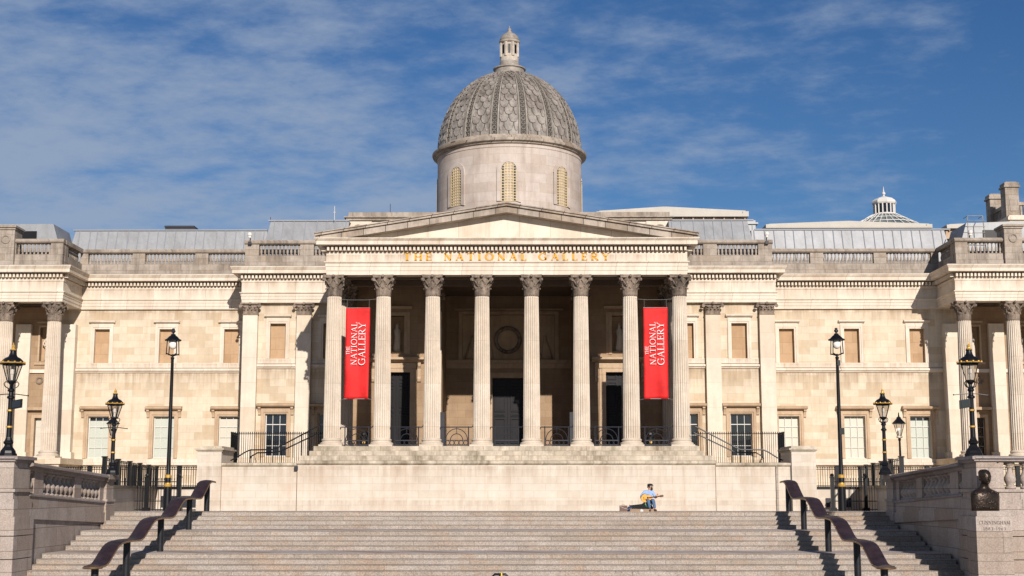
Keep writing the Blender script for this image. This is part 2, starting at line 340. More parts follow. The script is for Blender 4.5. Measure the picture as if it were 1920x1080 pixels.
def text(mb, s, o, eu, ev, en, h, width=None, track=.12, d=.03, bold=1.):
    adv = sum(GL[c][0] + track for c in s) - track
    k = h if width is None else width / adv; o, eu, ev, en = Vector(o), Vector(eu), Vector(ev), Vector(en); x = 0
    def bar(a, b, wd):
        a, b = Vector(a), Vector(b); t = (b - a)
        if t.length < 1e-6: return
        t.normalize(); q = Vector((-t.y, t.x)) * wd / 2
        c = [a - q, b - q, b + q, a + q]
        vs = [o + eu * p.x * k + ev * p.y * h + en * z for z in (0, d) for p in c]
        mb.add(vs, [(3, 2, 1, 0), (4, 5, 6, 7), (0, 1, 5, 4), (1, 2, 6, 5), (2, 3, 7, 6), (3, 0, 4, 7)])
    for ch in s:
        wd, st = GL[ch]
        for q in st:
            if q[0] == 'l': bar((x + q[1], q[2]), (x + q[3], q[4]), q[5] * bold)
            elif q[0] == 's': bar((x + q[1] - q[3], .03 if q[2] == 0 else .97), (x + q[1] + q[3], .03 if q[2] == 0 else .97), TN * bold)
            else:
                _, cx, cy, rx, ry, a0, a1, ww = q; m = 18
                for i in range(m):
                    t0 = R(a0 + (a1 - a0) * i / m); t1 = R(a0 + (a1 - a0) * (i + 1) / m); tm = (t0 + t1) / 2
                    bar((x + cx + rx * math.cos(t0), cy + ry * math.sin(t0)), (x + cx + rx * math.cos(t1), cy + ry * math.sin(t1)), ww * bold * (.55 + .85 * abs(math.cos(tm))))
        x += wd + track
    return adv * k

# ================================================================ ground and stairs
g = MB(); g.add([(-900, -400, -3.06), (900, -400, -3.06), (900, 1500, -3.06), (-900, 1500, -3.06)], [(0, 1, 2, 3)])
tag(g.build('ground', SQ), kind='structure')
g = MB()
g.prism([(62.66, -3), (62.66, -.004), (63.2, -.006), (90.5, -.38), (108, -.40), (108, -3)], -70, 70, 'x')
tag(g.build('terrace', PAVE), kind='structure')
SXW = 17.25
g = MB(); pts = []; Y, Z = 62.0, 0.; lands = []
pts.append((Y + .65, Z)); 
for fl in range(4):
    for k in range(4):
        pts += [(Y, Z), (Y, Z - .022), (Y + .012, Z - .028), (Y + .012, Z - .18)]
        Z -= .18
        if k < 3: Y -= .60
    if fl < 3:
        Y2 = Y - 2.7; lands.append((Y, Y2, Z)); Y = Y2
pts += [(Y + .02, -3.2), (62.65, -3.2)]
g.prism(pts, -SXW, SXW, 'x')
for (a, b, z) in lands:
    g.mi = 1; g.box(-SXW, SXW, b + .35, a + .02, z - .05, z + .004); g.mi = 0
tag(g.build('stairs', [STEP, LAND]), kind='structure')

# ================================================================ flanking walls with balustrades
BALP = [(.16, 0), (.16, .07), (.12, .09), (.10, .13), (.155, .24), (.175, .33), (.16, .42), (.11, .52), (.075, .62), (.065, .70), (.10, .73), (.10, .76), (.075, .78), (.15, .82), (.16, .84), (.16, .9)]
def baluster_mb(h=.85, rs=1., n=10):
    b = MB(); b.lathe([(r * rs, z / .9 * h) for r, z in BALP], n=n); return b
ZS = lambda y: (61.5 - y) / 11.0 * .40      # the flanking walls fall gently to the north
def side_wall(s):
    side = 'left' if s < 0 else 'right'
    t = thing('balustrade_wall', 'granite balustrade wall flanking the stairs on the %s, %s' % (side, 'its stair side in sunlight' if s < 0 else 'its stair side in deep shade and a bronze bust before it'), 'wall', (0, 0, 0))
    X = s * SXW
    def sh(x, y, z): return (x, y, z + ZS(y))
    b = MB(); b.box(X + s * .1, X + s * 1.2, 51.4, 61.6, -3.6, -.48); b.box(X, X + s * 1.2, 51.4, 61.6, -.48, -.05); b.box(X + s * .06, X + s * 1.1, 51.4, 61.6, -.05, .36)
    b.xf(sh); b.build('retaining_wall', GRAN, t)
    b = MB()
    b.prism([(X + s * .0, .36), (X + s * .0, .42), (X + s * .05, .47), (X + s * .75, .47), (X + s * .8, .36)], 51.4, 61.6); b.xf(sh)
    b.build('plinth_moulding', GRANC, t)
    b = MB()
    b.prism([(X + s * .1, 1.30), (X + s * .04, 1.36), (X + s * .04, 1.42), (X - s * .14, 1.46), (X - s * .14, 1.55), (X, 1.60), (X + s * .7, 1.60), (X + s * .78, 1.5), (X + s * .7, 1.3)], 51.2, 61.2)
    b.xf(sh); b.build('coping', GRANC, t)
    for (y0, y1, n) in ((50.6, 52.1, 3), (53.15, 56.75, 7), (57.75, 60.3, 5)):
        pass
    for (a, c) in ((52.1, 53.1), (56.85, 57.7), (60.3, 60.9)):
        b = MB(); b.box(X + s * .12, X + s * .62, a, c, .47, 1.30); b.xf(sh); b.build('dado_pier', GRAN, t)
    bal = baluster_mb(.84, 1.42, 12)
    first = None
    for (y0, y1, n) in ((51.45, 52.1, 2), (53.1, 56.85, 7), (57.7, 60.3, 5)):
        for i in range(n):
            y = y0 + (y1 - y0) * (i + .5) / n; z = .465 + ZS(y)
            if first is None: first = bal.build('baluster', GRAN, t, loc=(X + s * .36, y, z), smooth=True)
            else:
                o = first.copy(); COL.objects.link(o); o.parent = t; o.location = (X + s * .36, y, z)
    # far pier at the head of the stairs
    b = MB()
    for (o, y0, y1, z0, z1) in ((.0, 60.75, 62.0, -1.5, .06), (.03, 60.8, 61.95, .06, .45), (-.03, 60.75, 62.0, .45, .55), (.05, 60.85, 61.9, .55, 1.32), (-.02, 60.78, 61.98, 1.32, 1.42), (-.10, 60.7, 62.06, 1.42, 1.62)):
        b.box(X - s * (.05 - o), X + s * (.95 - o), y0, y1, z0, z1)
    b.build('end_pier', GRAN, t)
    # near pier and the front wall running off
    b = MB()
    FY = 49.7
    for z0, z1, o in ((-3.6, -2.32, .0), (-2.29, -1.52, .0), (-1.49, -.70, .0), (-.67, .0, .0)):
        b.box(X - s * .10, X + s * 1.9, FY - .06, 51.62, z0, z1); b.box(X - s * .02, X + s * 1.8, FY + .01, 51.55, z0 - .04, z1 + .04)
    b.box(X - s * .03, X + s * 1.8, FY, 51.55, .0, .62); b.box(X + s * .04, X + s * 1.8, FY + .06, 51.5, .62, .88)
    b.box(X - s * .04, X + s * 1.8, FY, 51.55, .88, .98); b.box(X + s * .06, X + s * .80, FY + .08, 51.45, .98, 1.93); b.box(X + s * .80, X + s * 1.05, FY + .15, FY + .7, .98, 1.93)
    b.build('corner_pier', GRAN, t)
    b = MB(); b.prism([(FY + .08, 1.93), (FY - .02, 1.98), (FY - .02, 2.03), (FY - .12, 2.07), (FY - .12, 2.13), (FY, 2.17), (51.5, 2.17), (51.6, 1.93)], X - s * .03, X + s * .9, 'x')
    b.box(X - s * .12, X - s * .02, FY - .12, 51.6, 2.04, 2.15); b.build('pier_coping', GRANC, t)
    # front wall, continuing outwards
    x0 = X + s * 1.75; x1 = s * 60
    b = MB(); b.box(x0, x1, FY + .10, 51.2, -3.6, 0); b.box(x0, x1, FY + .06, 51.2, 0, .62); b.box(x0, x1, FY + .12, 51, .62, .88); b.box(x0, x1, FY + .04, 51.1, .88, .98)
    b.build('front_wall', GRAN, t)
    b = MB(); b.prism([(FY + .14, 1.93), (FY + .04, 1.98), (FY + .04, 2.03), (FY - .06, 2.07), (FY - .06, 2.12), (FY + .06, 2.155), (50.5, 2.155), (50.5, 1.93)], X + s * .9, x1, 'x'); b.build('front_coping', GRANC, t)
    k = 0
    while k < 12:
        xx = X + s * (1.36 + k * .56); k += 1
        if k > 5 and k % 6 == 0:
            b = MB(); b.box(xx - .3, xx + .3, FY + .15, FY + .7, .98, 1.93); b.build('dado_pier', GRAN, t); continue
        o = first.copy(); COL.objects.link(o); o.parent = t; o.location = (xx, FY + .42, .975); o.scale = (.86, .86, 1.14)
    # raised paving behind the balustrade
    b = MB(); b.box(X + s * .7, s * 60, 51.2, 62.6, -3.2, .35); tag(b.build('pavement', PAVE), kind='structure')
    return t
side_wall(-1); side_wall(1)

# ================================================================ the gallery
G = thing('gallery_building', 'long pale stone classical gallery with columned portico, grey scaled dome and golden lettering', 'building', (0, 96, 0))
GP = lambda: None
def gb(mb, name, m, parent=None, smooth=False, ang=None, label=None):
    if parent is None:
        mb.v = [(x, y - 96, z) for x, y, z in mb.v]; parent = G
    o = mb.build(name, m, parent, smooth, ang=ang)
    if label: o['label'] = label
    return o
def gsub(mb, name, m, parent, smooth=False, ang=None):
    # sub-part: parent sits at the gallery's origin
    mb.v = [(x, y - 96, z) for x, y, z in mb.v]
    return mb.build(name, m, parent, smooth, ang=ang)

def wallface(mb, x0, x1, z0, z1, y, ops, dep):
    xs = sorted({x0, x1} | {o[0] for o in ops} | {o[1] for o in ops}); zs = sorted({z0, z1} | {o[2] for o in ops} | {o[3] for o in ops})
    for a, b in zip(xs, xs[1:]):
        for c, d in zip(zs, zs[1:]):
            mx, mz = (a + b) / 2, (c + d) / 2
            if any(o[0] < mx < o[1] and o[2] < mz < o[3] for o in ops): continue
            mb.add([(a, y, c), (b, y, c), (b, y, d), (a, y, d)], [(0, 1, 2, 3)])
    for a, b, c, d in ops:
        mb.add([(a, y, c), (b, y, c), (b, y, d), (a, y, d), (a, y + dep, c), (b, y + dep, c), (b, y + dep, d), (a, y + dep, d)],
               [(0, 1, 5, 4), (1, 2, 6, 5), (2, 3, 7, 6), (3, 0, 4, 7)])
UW = (1.2, 10.96, 13.68); LWW = (1.64, 3.44, 6.74)
def blind(x, y):
    wd, z0, z1 = UW; b = MB(); b.box(x - wd / 2, x + wd / 2, y + .33, y + .45, z0 - .02, z1 + .02); gb(b, 'blind_window', STO)
    b = MB(); h = wd / 2
    b.box(x - h - .13, x - h, y - .05, y + .02, z0, z1 + .13); b.box(x + h, x + h + .13, y - .05, y + .02, z0, z1 + .13); b.box(x - h, x + h, y - .05, y + .02, z1, z1 + .13)
    b.box(x - h - .30, x - h - .13, y - .09, y + .02, z0, z1 + .30); b.box(x + h + .13, x + h + .30, y - .09, y + .02, z0, z1 + .30); b.box(x - h - .13, x + h + .13, y - .09, y + .02, z1 + .13, z1 + .30)
    b.box(x - h - .30, x + h + .30, y - .06, y + .02, z1 + .303, z1 + .47)
    b.prism([(y + .02, z1 + .473), (y - .16, z1 + .48), (y - .27, z1 + .56), (y - .27, z1 + .64), (y + .02, z1 + .70)], x - h - .43, x + h + .43, 'x')
    gb(b, 'window_surround', TRIM)
def sash(x, y, dark, green=False, z0=None):
    wd, z0_, z1 = LWW; z0 = z0 or z0_; h = wd / 2
    b = MB(); t = .035; fr = .07
    b.box(x - h, x - h + fr, y + .26, y + .33, z0, z1); b.box(x + h - fr, x + h, y + .26, y + .33, z0, z1); b.box(x - h + fr, x + h - fr, y + .26, y + .33, z1 - fr, z1); b.box(x - h + fr, x + h - fr, y + .26, y + .33, z0, z0 + fr)
    for i in (1, 2): xx = x - h + wd * i / 3; b.box(xx - t / 2, xx + t / 2, y + .27, y + .325, z0 + fr, z1 - fr)
    for i in (1, 2, 3):
        zz = z0 + (z1 - z0) * i / 4; tt = t * (1.8 if i == 3 else 1)
        b.box(x - h + fr, x + h - fr, y + .265, y + .32, zz - tt / 2, zz + tt / 2)
    o = gb(b, 'window', WHITE)
    b = MB(); b.box(x - h + .01, x + h - .01, y + .34, y + .38, z0, z1); gsub(b, 'pane', DARKG if dark else (BLINDG if green else BLIND), o)
    if not dark:
        b = MB(); d_ = (abs(x * 7.3) % 1) * .25 + .05; b.box(x - h + fr, x + h - fr, y + .335, y + .339, z1 - fr - d_, z1 - fr); gsub(b, 'blind_gap', DARKG, o)
    b = MB(); wS = .20; dz = .0
    b.box(x - h - .12, x - h, y - .04, y + .02, z0 - .02, z1 + .12); b.box(x + h, x + h + .12, y - .04, y + .02, z0 - .02, z1 + .12); b.box(x - h, x + h, y - .04, y + .02, z1, z1 + .12)
    b.box(x - h - .32, x - h - .12, y - .10, y + .02, z0 - .02, z1 + .34); b.box(x + h + .12, x + h + .32, y - .10, y + .02, z0 - .02, z1 + .34); b.box(x - h - .12, x + h + .12, y - .10, y + .02, z1 + .12, z1 + .34)
    b.box(x - h - .32, x + h + .32, y - .07, y + .02, z1 + .343, z1 + .52)
    for s in (-1, 1):  # scroll consoles
        cx = x + s * (h + .43)
        b.prism([(y + .02, z1 + .52), (y - .30, z1 + .50), (y - .32, z1 + .40), (y - .2, z1 + .30), (y - .12, z1 + .05), (y - .14, z1 - .02), (y - .10, z1 - .10), (y + .02, z1 - .12)], cx - .10, cx + .10, 'x')
    b.prism([(y + .02, z1 + .523), (y - .36, z1 + .53), (y - .42, z1 + .58), (y - .46, z1 + .66), (y - .46, z1 + .72), (y + .02, z1 + .82)], x - h - .62, x + h + .62, 'x')
    gb(b, 'window_surround', SURR)
YO, YI, YP = 108.7, 105.0, 108.4
OW = [22.1, 27.27, 32.45]; IW = [13.65, 17.75]
wall = MB(); iw = MB()
for s in (-1, 1):
    def op(xs, dd): return [(min(s * x - q[0] / 2, s * x + q[0] / 2), s * x + q[0] / 2, q[1], q[2]) for x in xs for q in dd]
    wallface(wall, *sorted((s * 20.3, s * 36.2)), -.5, 15.4, YO, op(OW, (UW, LWW)), .45)
    wallface(wall, *sorted((s * 12.0, s * 20.3)), 2.0, 15.4, YI, op(IW, (UW, (LWW[0], 3.5, LWW[2]))), .45)
    wallface(iw, *sorted((s * 36.2, s * 62)), -.5, 15.4, YP, op([36.75 + .0, 40.6, 44.4], ((1.1, 11.1, 13.8), (1.35, 3.6, 6.6))), .5)
    wall.box(s * 20.3, s * 20.5, YI - .002, YO, -.5, 15.4)
    for x in OW: blind(s * x, YO); sash(s * x, YO, False, green=(x > 30 or (s < 0 and x > 26)))
    for x in IW: blind(s * x, YI); sash(s * x, YI, True, z0=3.5)
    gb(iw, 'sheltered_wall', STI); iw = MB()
    # window sills / string courses
    b = MB()
    for x0, x1, y in ((20.5, 36.2, YO), (12.2, 20.3, YI)):
        b.prism([(y + .05, 10.95), (y - .07, 10.95), (y - .07, 10.58), (y + .05, 10.58)], s * x0, s * x1, 'x')
        b.prism([(y + .05, 10.55), (y - .20, 10.50), (y - .24, 10.40), (y - .24, 10.34), (y - .12, 10.27), (y - .10, 10.20), (y + .05, 10.18)], s * x0, s * x1, 'x')
    b.prism([(YO + .05, 3.40), (YO - .10, 3.38), (YO - .10, 3.12), (YO - .22, 3.08), (YO - .22, 2.92), (YO + .05, 2.85)], s * 20.5, s * 36.2, 'x')
    gb(b, 'string_course', TRIM)
    # pavilion back wall: statue niches, wreaths, string, windows
    for x in (36.75, 40.6, 44.4):
        X = s * x
        b = MB(); b.box(X - .55, X + .55, YP + .48, YP + .6, 11.1, 13.8); gb(b, 'niche', STO)
        if x < 42:
            st = MB(); st.loft([(X, YP + .25, 11.1, .26, .15), (X, YP + .22, 11.3, .24, .14), (X + .03, YP + .2, 12.0, .20, .15), (X - .02, YP + .2, 12.5, .23, .15), (X, YP + .2, 12.85, .26, .14), (X, YP + .2, 12.98, .10, .09), (X, YP + .18, 13.05, .08, .08), (X, YP + .18, 13.15, .12, .12), (X, YP + .18, 13.3, .11, .12), (X, YP + .18, 13.38, .03, .04)], 10)
            st.tube([(X - .24, YP + .2, 12.8), (X - .33, YP + .1, 12.45), (X - .1, YP + .02, 12.3)], .06)
            gb(st, 'niche_statue', SHAFT, smooth=True)
        b = MB(); b.box(X - .68, X - .55, YP - .06, YP + .02, 11.0, 13.95); b.box(X + .55, X + .68, YP - .06, YP + .02, 11.0, 13.95); b.box(X - .55, X + .55, YP - .06, YP + .02, 13.8, 13.95)
        b.box(X - .8, X + .8, YP - .2, YP + .02, 14.1, 14.25); b.box(X - .9, X + .9, YP - .12, YP + .02, 10.8, 10.98)
        gb(b, 'niche_surround', SURR)
        b = MB(); b.box(X - .66, X + .66, YP + .36, YP + .45, 3.6, 6.6); o = gb(b, 'window', WHITE)
        b = MB()
        for i in range(2):
            for j in range(4):
                w0 = X - .62 + i * .63; z0 = 3.66 + j * .735; b.box(w0, w0 + .6, YP + .33, YP + .36, z0, z0 + .70)
        gsub(b, 'pane', BLIND if s < 0 else DARKG, o)
        b = MB(); b.box(X - .9, X - .66, YP - .08, YP + .02, 3.5, 6.85); b.box(X + .66, X + .9, YP - .08, YP + .02, 3.5, 6.85); b.box(X - .66, X + .66, YP - .08, YP + .02, 6.6, 6.85); b.box(X - 1.15, X + 1.15, YP - .4, YP + .02, 7.2, 7.42)
        gb(b, 'window_surround', SURR)
        for dx in (-.42, .42):
            b = MB(); b.tube([(X + dx + .24 * math.cos(a * math.pi / 6), YP - .04, 9.55 + .24 * math.sin(a * math.pi / 6)) for a in range(12)], .07, 6, closed=True); gb(b, 'wreath', CAPM)
    b = MB(); b.box(s * 36.2, s * 60, YP - .16, YP + .02, 10.15, 10.42); gb(b, 'string_course', TRIM)
    for x in (35.0, 38.55, 42.35):   # wall pilasters behind the pavilion columns
        b = MB(); b.box(s * x - .6, s * x + .6, YP - .35, YP + .3, 3.9, 14.0); b.box(s * x - .75, s * x + .75, YP - .5, YP + .3, 3.2, 3.9); gb(b, 'pilaster', PLAS)
    # solid masses behind so that no light leaks through
    wall.box(s * 12.4, s * 62, 109.3, 122, -.5, 18.0); wall.box(s * 12.4, s * 20.2, 105.6, 110, -.5, 18.0)
    # pavilion podium
    wall.box(s * 33.6, s * 62, 103.2, YP, -.5, 2.9); wall.box(s * 33.45, s * 62, 103.05, YP, 2.9, 3.35)
    # pavilion ceiling / roof slab
    wall.box(s * 34.7, s * 62, 104.9, YO, 15.9, 18.0)
# portico inner walls
for s in (-1, 1):
    D = (s * 8.32 - 1.04, s * 8.32 + 1.04, 3.84, 9.65); Nn = (s * 8.32 - .55, s * 8.32 + .55, 11.2, 13.88)
    wallface(iw, *sorted((s * 4.93, s * 12.35)), 3.0, 16.2, 102.0, [D, Nn], .55)
    iw.add([(s * 4.93, 102, 3), (s * 4.93, 107.8, 3), (s * 4.93, 107.8, 16.2), (s * 4.93, 102, 16.2)], [(0, 1, 2, 3)])
    iw.add([(s * 12.35, 102, 3), (s * 12.35, 105.1, 3), (s * 12.35, 105.1, 16.2), (s * 12.35, 102, 16.2)], [(0, 1, 2, 3)])
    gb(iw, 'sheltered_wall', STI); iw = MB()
    b = MB(); b.box(Nn[0] - .01, Nn[1] + .01, 102.5, 102.7, 11.2, 13.9); gb(b, 'niche', STO)
    st = MB(); X = s * 8.32; st.loft([(X, 102.3, 11.2, .3, .15), (X, 102.25, 11.7, .26, .15), (X + .04, 102.2, 12.3, .22, .15), (X, 102.2, 12.8, .27, .15), (X, 102.2, 12.98, .10, .09), (X, 102.18, 13.1, .12, .12), (X, 102.18, 13.3, .10, .10)], 10)
    gb(st, 'niche_statue', SHAFT, smooth=True)
    b = MB()
    for q, z1, z2, yy, ex in ((D, 3.84, 9.65, .10, .28), (Nn, 11.0, 13.9, .08, .25)):
        b.box(q[0] - ex, q[0], 102 - yy, 102.02, z1, z2 + ex); b.box(q[1], q[1] + ex, 102 - yy, 102.02, z1, z2 + ex); b.box(q[0], q[1], 102 - yy, 102.02, z2, z2 + ex)
        b.box(q[0] - ex - .18, q[0] - ex, 102 - yy * .5, 102.02, z1, z2 + ex); b.box(q[1] + ex, q[1] + ex + .18, 102 - yy * .5, 102.02, z1, z2 + ex)
    b.box(D[0] - .5, D[1] + .5, 101.88, 102.02, 9.95, 10.35)
    b.prism([(102.02, 10.36), (101.75, 10.38), (101.6, 10.5), (101.35, 10.56), (101.35, 10.72), (102.02, 10.8)], D[0] - 1.05, D[1] + 1.05, 'x')
    b.prism([(102.02, 14.4), (101.8, 14.4), (101.75, 14.6), (102.02, 14.65)], Nn[0] - .6, Nn[1] + .6, 'x')
    for e in (D[0] - .68, D[1] + .68):
        b.prism([(102.02, 10.36), (101.6, 10.34), (101.62, 10.1), (101.8, 9.9), (101.86, 9.3), (101.78, 9.15), (101.85, 8.95), (102.02, 8.9)], e - .13, e + .13, 'x')
    gb(b, 'door_surround', SURR)
wallface(iw, -4.93, 4.93, 3.0, 16.2, 107.8, [(-1.27, 1.17, 3.84, 9.68), (-3.66, 3.63, 11.2, 14.7)], .4)
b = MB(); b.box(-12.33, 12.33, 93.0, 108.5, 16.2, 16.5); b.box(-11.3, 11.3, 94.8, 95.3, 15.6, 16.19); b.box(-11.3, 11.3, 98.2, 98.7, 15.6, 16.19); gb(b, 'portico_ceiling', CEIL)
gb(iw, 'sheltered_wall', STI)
wall.box(-12.35, 12.35, 108.6, 118, 2, 18)
gb(wall, 'wall', ST)
def door(x, y, hw, z0, z1):
    b = MB(); b.box(x - hw, x + hw, y + .05, y + .15, z0, z1)
    for s in (-1, 1):
        a = x + s * hw * .08; c = x + s * hw * .94; H = z1 - z0
        for p, q in ((.03, .10), (.13, .46), (.485, .52), (.55, .80), (.83, .88), (.91, .975)):
            z_0, z_1 = z0 + H * p, z0 + H * q; aa, cc = sorted((a + s * .12, c - s * .08))
            b.box(aa, cc, y - .03, y + .05, z_0, z_0 + .07); b.box(aa, cc, y - .03, y + .05, z_1 - .07, z_1); b.box(aa, aa + .07, y - .03, y + .05, z_0 + .07, z_1 - .07); b.box(cc - .07, cc, y - .03, y + .05, z_0 + .07, z_1 - .07)
            if q - p > .1: b.box(aa + .12, cc - .12, y + .02, y + .05, z_0 + .13, z_1 - .13)
    b.box(x - .03, x + .03, y - .01, y + .05, z0, z1)
    gb(b, 'door', DOORM)
door(-.05, 108.0, 1.22, 3.84, 9.68)
for s in (-1, 1): door(s * 8.32, 102.38, 1.04, 3.84, 9.65)
# central relief panel with roundel
b = MB(); b.box(-3.8, 3.8, 108.15, 108.3, 11.1, 14.8); gb(b, 'relief_ground', SURR)
b = MB(); b.tube([(-.07 + .95 * math.cos(R(a)), 108.05, 12.72 + .95 * math.sin(R(a))) for a in range(0, 360, 15)], .17, 8, closed=True)
gb(b, 'relief_wreath', CAPM)
b = MB(); b.prism([(-.07 + .78 * math.cos(R(a)), 12.72 + .78 * math.sin(R(a))) for a in range(0, 360, 15)], 108.05, 108.16); gb(b, 'relief_roundel', SURR)
for s in (-1, 1):
    b = MB()
    for x, hh in ((1.6, 1.2), (2.3, .9), (3.0, 1.9)):
        b.loft([(s * x, 108.1, 11.2, .5, .12), (s * x, 108.1, 11.2 + hh * .3, .36, .13), (s * (x - .1), 108.1, 11.2 + hh * .62, .25, .13), (s * (x - .12), 108.1, 11.2 + hh * .8, .10, .1), (s * (x - .12), 108.1, 11.2 + hh * .9, .13, .12), (s * (x - .12), 108.1, 11.2 + hh, .06, .06)], 9)
    gb(b, 'relief_figures', SURR, smooth=True)
b = MB()
for (a0, a1, z0, z1, p) in ((-3.95, 3.95, 14.7, 14.95, .2), (-3.95, -3.66, 11.1, 14.7, .12), (3.66, 3.95, 11.1, 14.7, .12), (-4.9, 4.9, 10.85, 11.1, .3), (-4.9, 4.9, 10.45, 10.85, .1), (-1.6, 1.6, 9.7, 10.1, .12), (-1.6, -1.28, 3.84, 9.7, .12), (1.18, 1.5, 3.84, 9.7, .12), (-4.3, 4.3, 15.0, 15.15, .4)):
    b.box(a0, a1, 107.8 - p, 107.82, z0, z1)
gb(b, 'recess_mouldings', SURR)

# ---- entablatures
def dentils(mb, path, o0, o1, z0, z1, sp=.27, wd=.16):
    for (a, b2) in zip(path, path[1:]):
        a, b2 = Vector(a), Vector(b2); d = b2 - a; Ln = d.length; d.normalize(); n = Vector((d.y, -d.x))
        if Ln < 1: continue
        k = int(Ln / sp); m = (Ln - k * sp) / 2
        for i in range(k + 1):
            c = a + d * (m + i * sp); 
            if abs(c.x) > 48: continue
            p = [c - d * wd / 2 + n * o0, c + d * wd / 2 + n * o0, c + d * wd / 2 + n * o1, c - d * wd / 2 + n * o1]
            mb.prism([(q.x, q.y) for q in p], z0, z1, 'z')
def ent(path, z, name, lead=True):
    z0, z1, z2, z3, z4, z5 = z   # arch bottom, taenia top, frieze top, corona bottom, corona top, blocking
    b = MB(); h = z1 - z0
    b.sweep([(0, z0), (0, z0 + h * .30), (.035, z0 + h * .31), (.035, z0 + h * .62), (.07, z0 + h * .63), (.07, z0 + h * .84), (.16, z0 + h * .93), (.16, z1), (.02, z1 + .03), (.02, z2),
             (.06, z2 + .02), (.06, z3 - .12), (.08, z3 - .02), (-1.0, z3 - .02), (-1.0, z0)], path)
    gb(b, 'architrave_and_frieze', TRIM)
    b = MB(); dentils(b, path, .07, .36, z3 - .36, z3 - .10, sp=.28, wd=.155); gb(b, 'dentils', TRIM)
    b = MB(); b.sweep([(.03, z3 - .40), (.095, z3 - .40), (.095, z3 - .022), (.03, z3 - .022)], path); gb(b, 'dentil_shade_bed', BED)  # dark band paints the cornice shade in behind the dentils
    b = MB(); b.sweep([(-.9, z3 - .018), (.40, z3 - .018), (.44, z3), (.66, z3), (.66, z3 + .26), (.70, z3 + .28), (.79, z4 - .05), (.79, z4), (-.9, z4)], path); gb(b, 'cornice', TRIM)
    if lead:
        b = MB(); b.sweep([(-.5, z4 + .003), (.72, z4 + .003), (.68, z4 + .05), (-.5, z5)], path); gb(b, 'lead_flashing', LEDGE)
ZW = (15.25, 16.05, 16.80, 17.46, 17.97, 18.12)
def mir(p): return [(-x, y) for x, y in p][::-1]
PW = [(-62, 103.9), (-34.15, 103.9), (-34.15, 108.5), (-20.55, 108.5), (-20.55, 104.6), (-12.9, 104.6)]
for p in (PW, mir(PW)): ent(p, ZW, 'wing')
PP = [(-12.32, 105.5), (-12.32, 92.5), (12.32, 92.5), (12.32, 105.5)]
ent(PP, (15.50, 16.42, 17.10, 17.50, 17.95, 18.0), 'portico', lead=False)
# letters on the frieze
b = MB()
o = Vector((-7.03, 92.47 - 96, 16.49)); text(b, 'THE NATIONAL GALLERY', o, (1, 0, 0), (0, 0, 1), (0, -1, 0), .50, width=14.05, track=.42, d=.025, bold=1.5)
b.build('inscription', GOLDL, G)
# ---- pediment
b = MB(); b.prism([(-11.6, 17.96), (0, 19.85), (11.6, 17.96)], 92.75, 93.1); gb(b, 'tympanum', TRIM)
b = MB()
b.prism([(-13.0, 17.96), (-13.0, 18.10), (0, 20.17), (13.0, 18.10), (13.0, 17.96), (11.1, 17.96), (0, 19.74), (-11.1, 17.96)], 91.95, 93.3)
b.prism([(-13.05, 18.103), (-13.05, 18.24), (0, 20.32), (13.05, 18.24), (13.05, 18.103), (0, 20.18)], 91.80, 93.3)
b.prism([(-13.1, 18.243), (-13.1, 18.30), (0, 20.40), (13.1, 18.30), (13.1, 18.243), (0, 20.325)], 91.72, 93.3)
gb(b, 'raking_cornice', RAKE)
b = MB(); b.prism([(-12.9, 18.0), (-12.9, 18.2), (0, 20.27), (12.9, 18.2), (12.9, 18.0)], 93.3, 110); gb(b, 'portico_roof', LEDGE)

# ---- parapets (pier blocks + balusters)
def parapet(s, runs, y, name):
    # runs: ('p'|'b', x0, x1)
    b = MB(); x0 = min(r[1] for r in runs); x1 = max(r[2] for r in runs)
    b.box(s * x0, s * x1, y, y + .5, 18.05, 18.48); b.box(s * (x0 + .02), s * (x1 - .02), y + .05, y + .5, 18.48, 18.97)
    for k, a, c in runs:
        if k == 'p': b.box(s * a, s * c, y + .05, y + .5, 18.97, 19.84)
    o = gb(b, 'parapet', PARA)
    b = MB(); b.prism([(y + .02, 19.84), (y - .08, 19.92), (y - .08, 20.05), (y, 20.10), (y + .02, 20.17), (y + .5, 20.17), (y + .55, 19.84)], s * (x0 - .06), s * (x1 + .06), 'x'); gsub(b, 'coping', PARA, o)
    return o
balm = None; NB = [0]
rest = MB()
def balus(x, y, par):
    global balm
    if NB[0] >= 100:
        bb = baluster_mb(.86, .58, 8); rest.join(bb, lambda a, b_, c: (a + x, b_ + y, c + 18.97)); return
    NB[0] += 1
    if balm is None:
        o = baluster_mb(.86, .58, 8).build('baluster', PARA, par, smooth=True); balm = o
    else:
        o = balm.copy(); COL.objects.link(o); o.parent = par
    o.location = (x, y - 96, 18.975)
OR = [('p', 33.9, 34.5), ('b', 30.3, 33.9), ('p', 29.3, 30.3), ('b', 25.25, 29.3), ('p', 24.2, 25.25), ('b', 20.6, 24.2)]
IR = [('p', 19.35, 20.42), ('b', 16.15, 19.35), ('p', 15.1, 16.15), ('b', 12.3, 15.1)]
PR = [('p', 34.35, 35.3), ('b', 35.3, 38.0), ('p', 38.0, 39.1), ('b', 39.1, 42), ('p', 42, 43)]
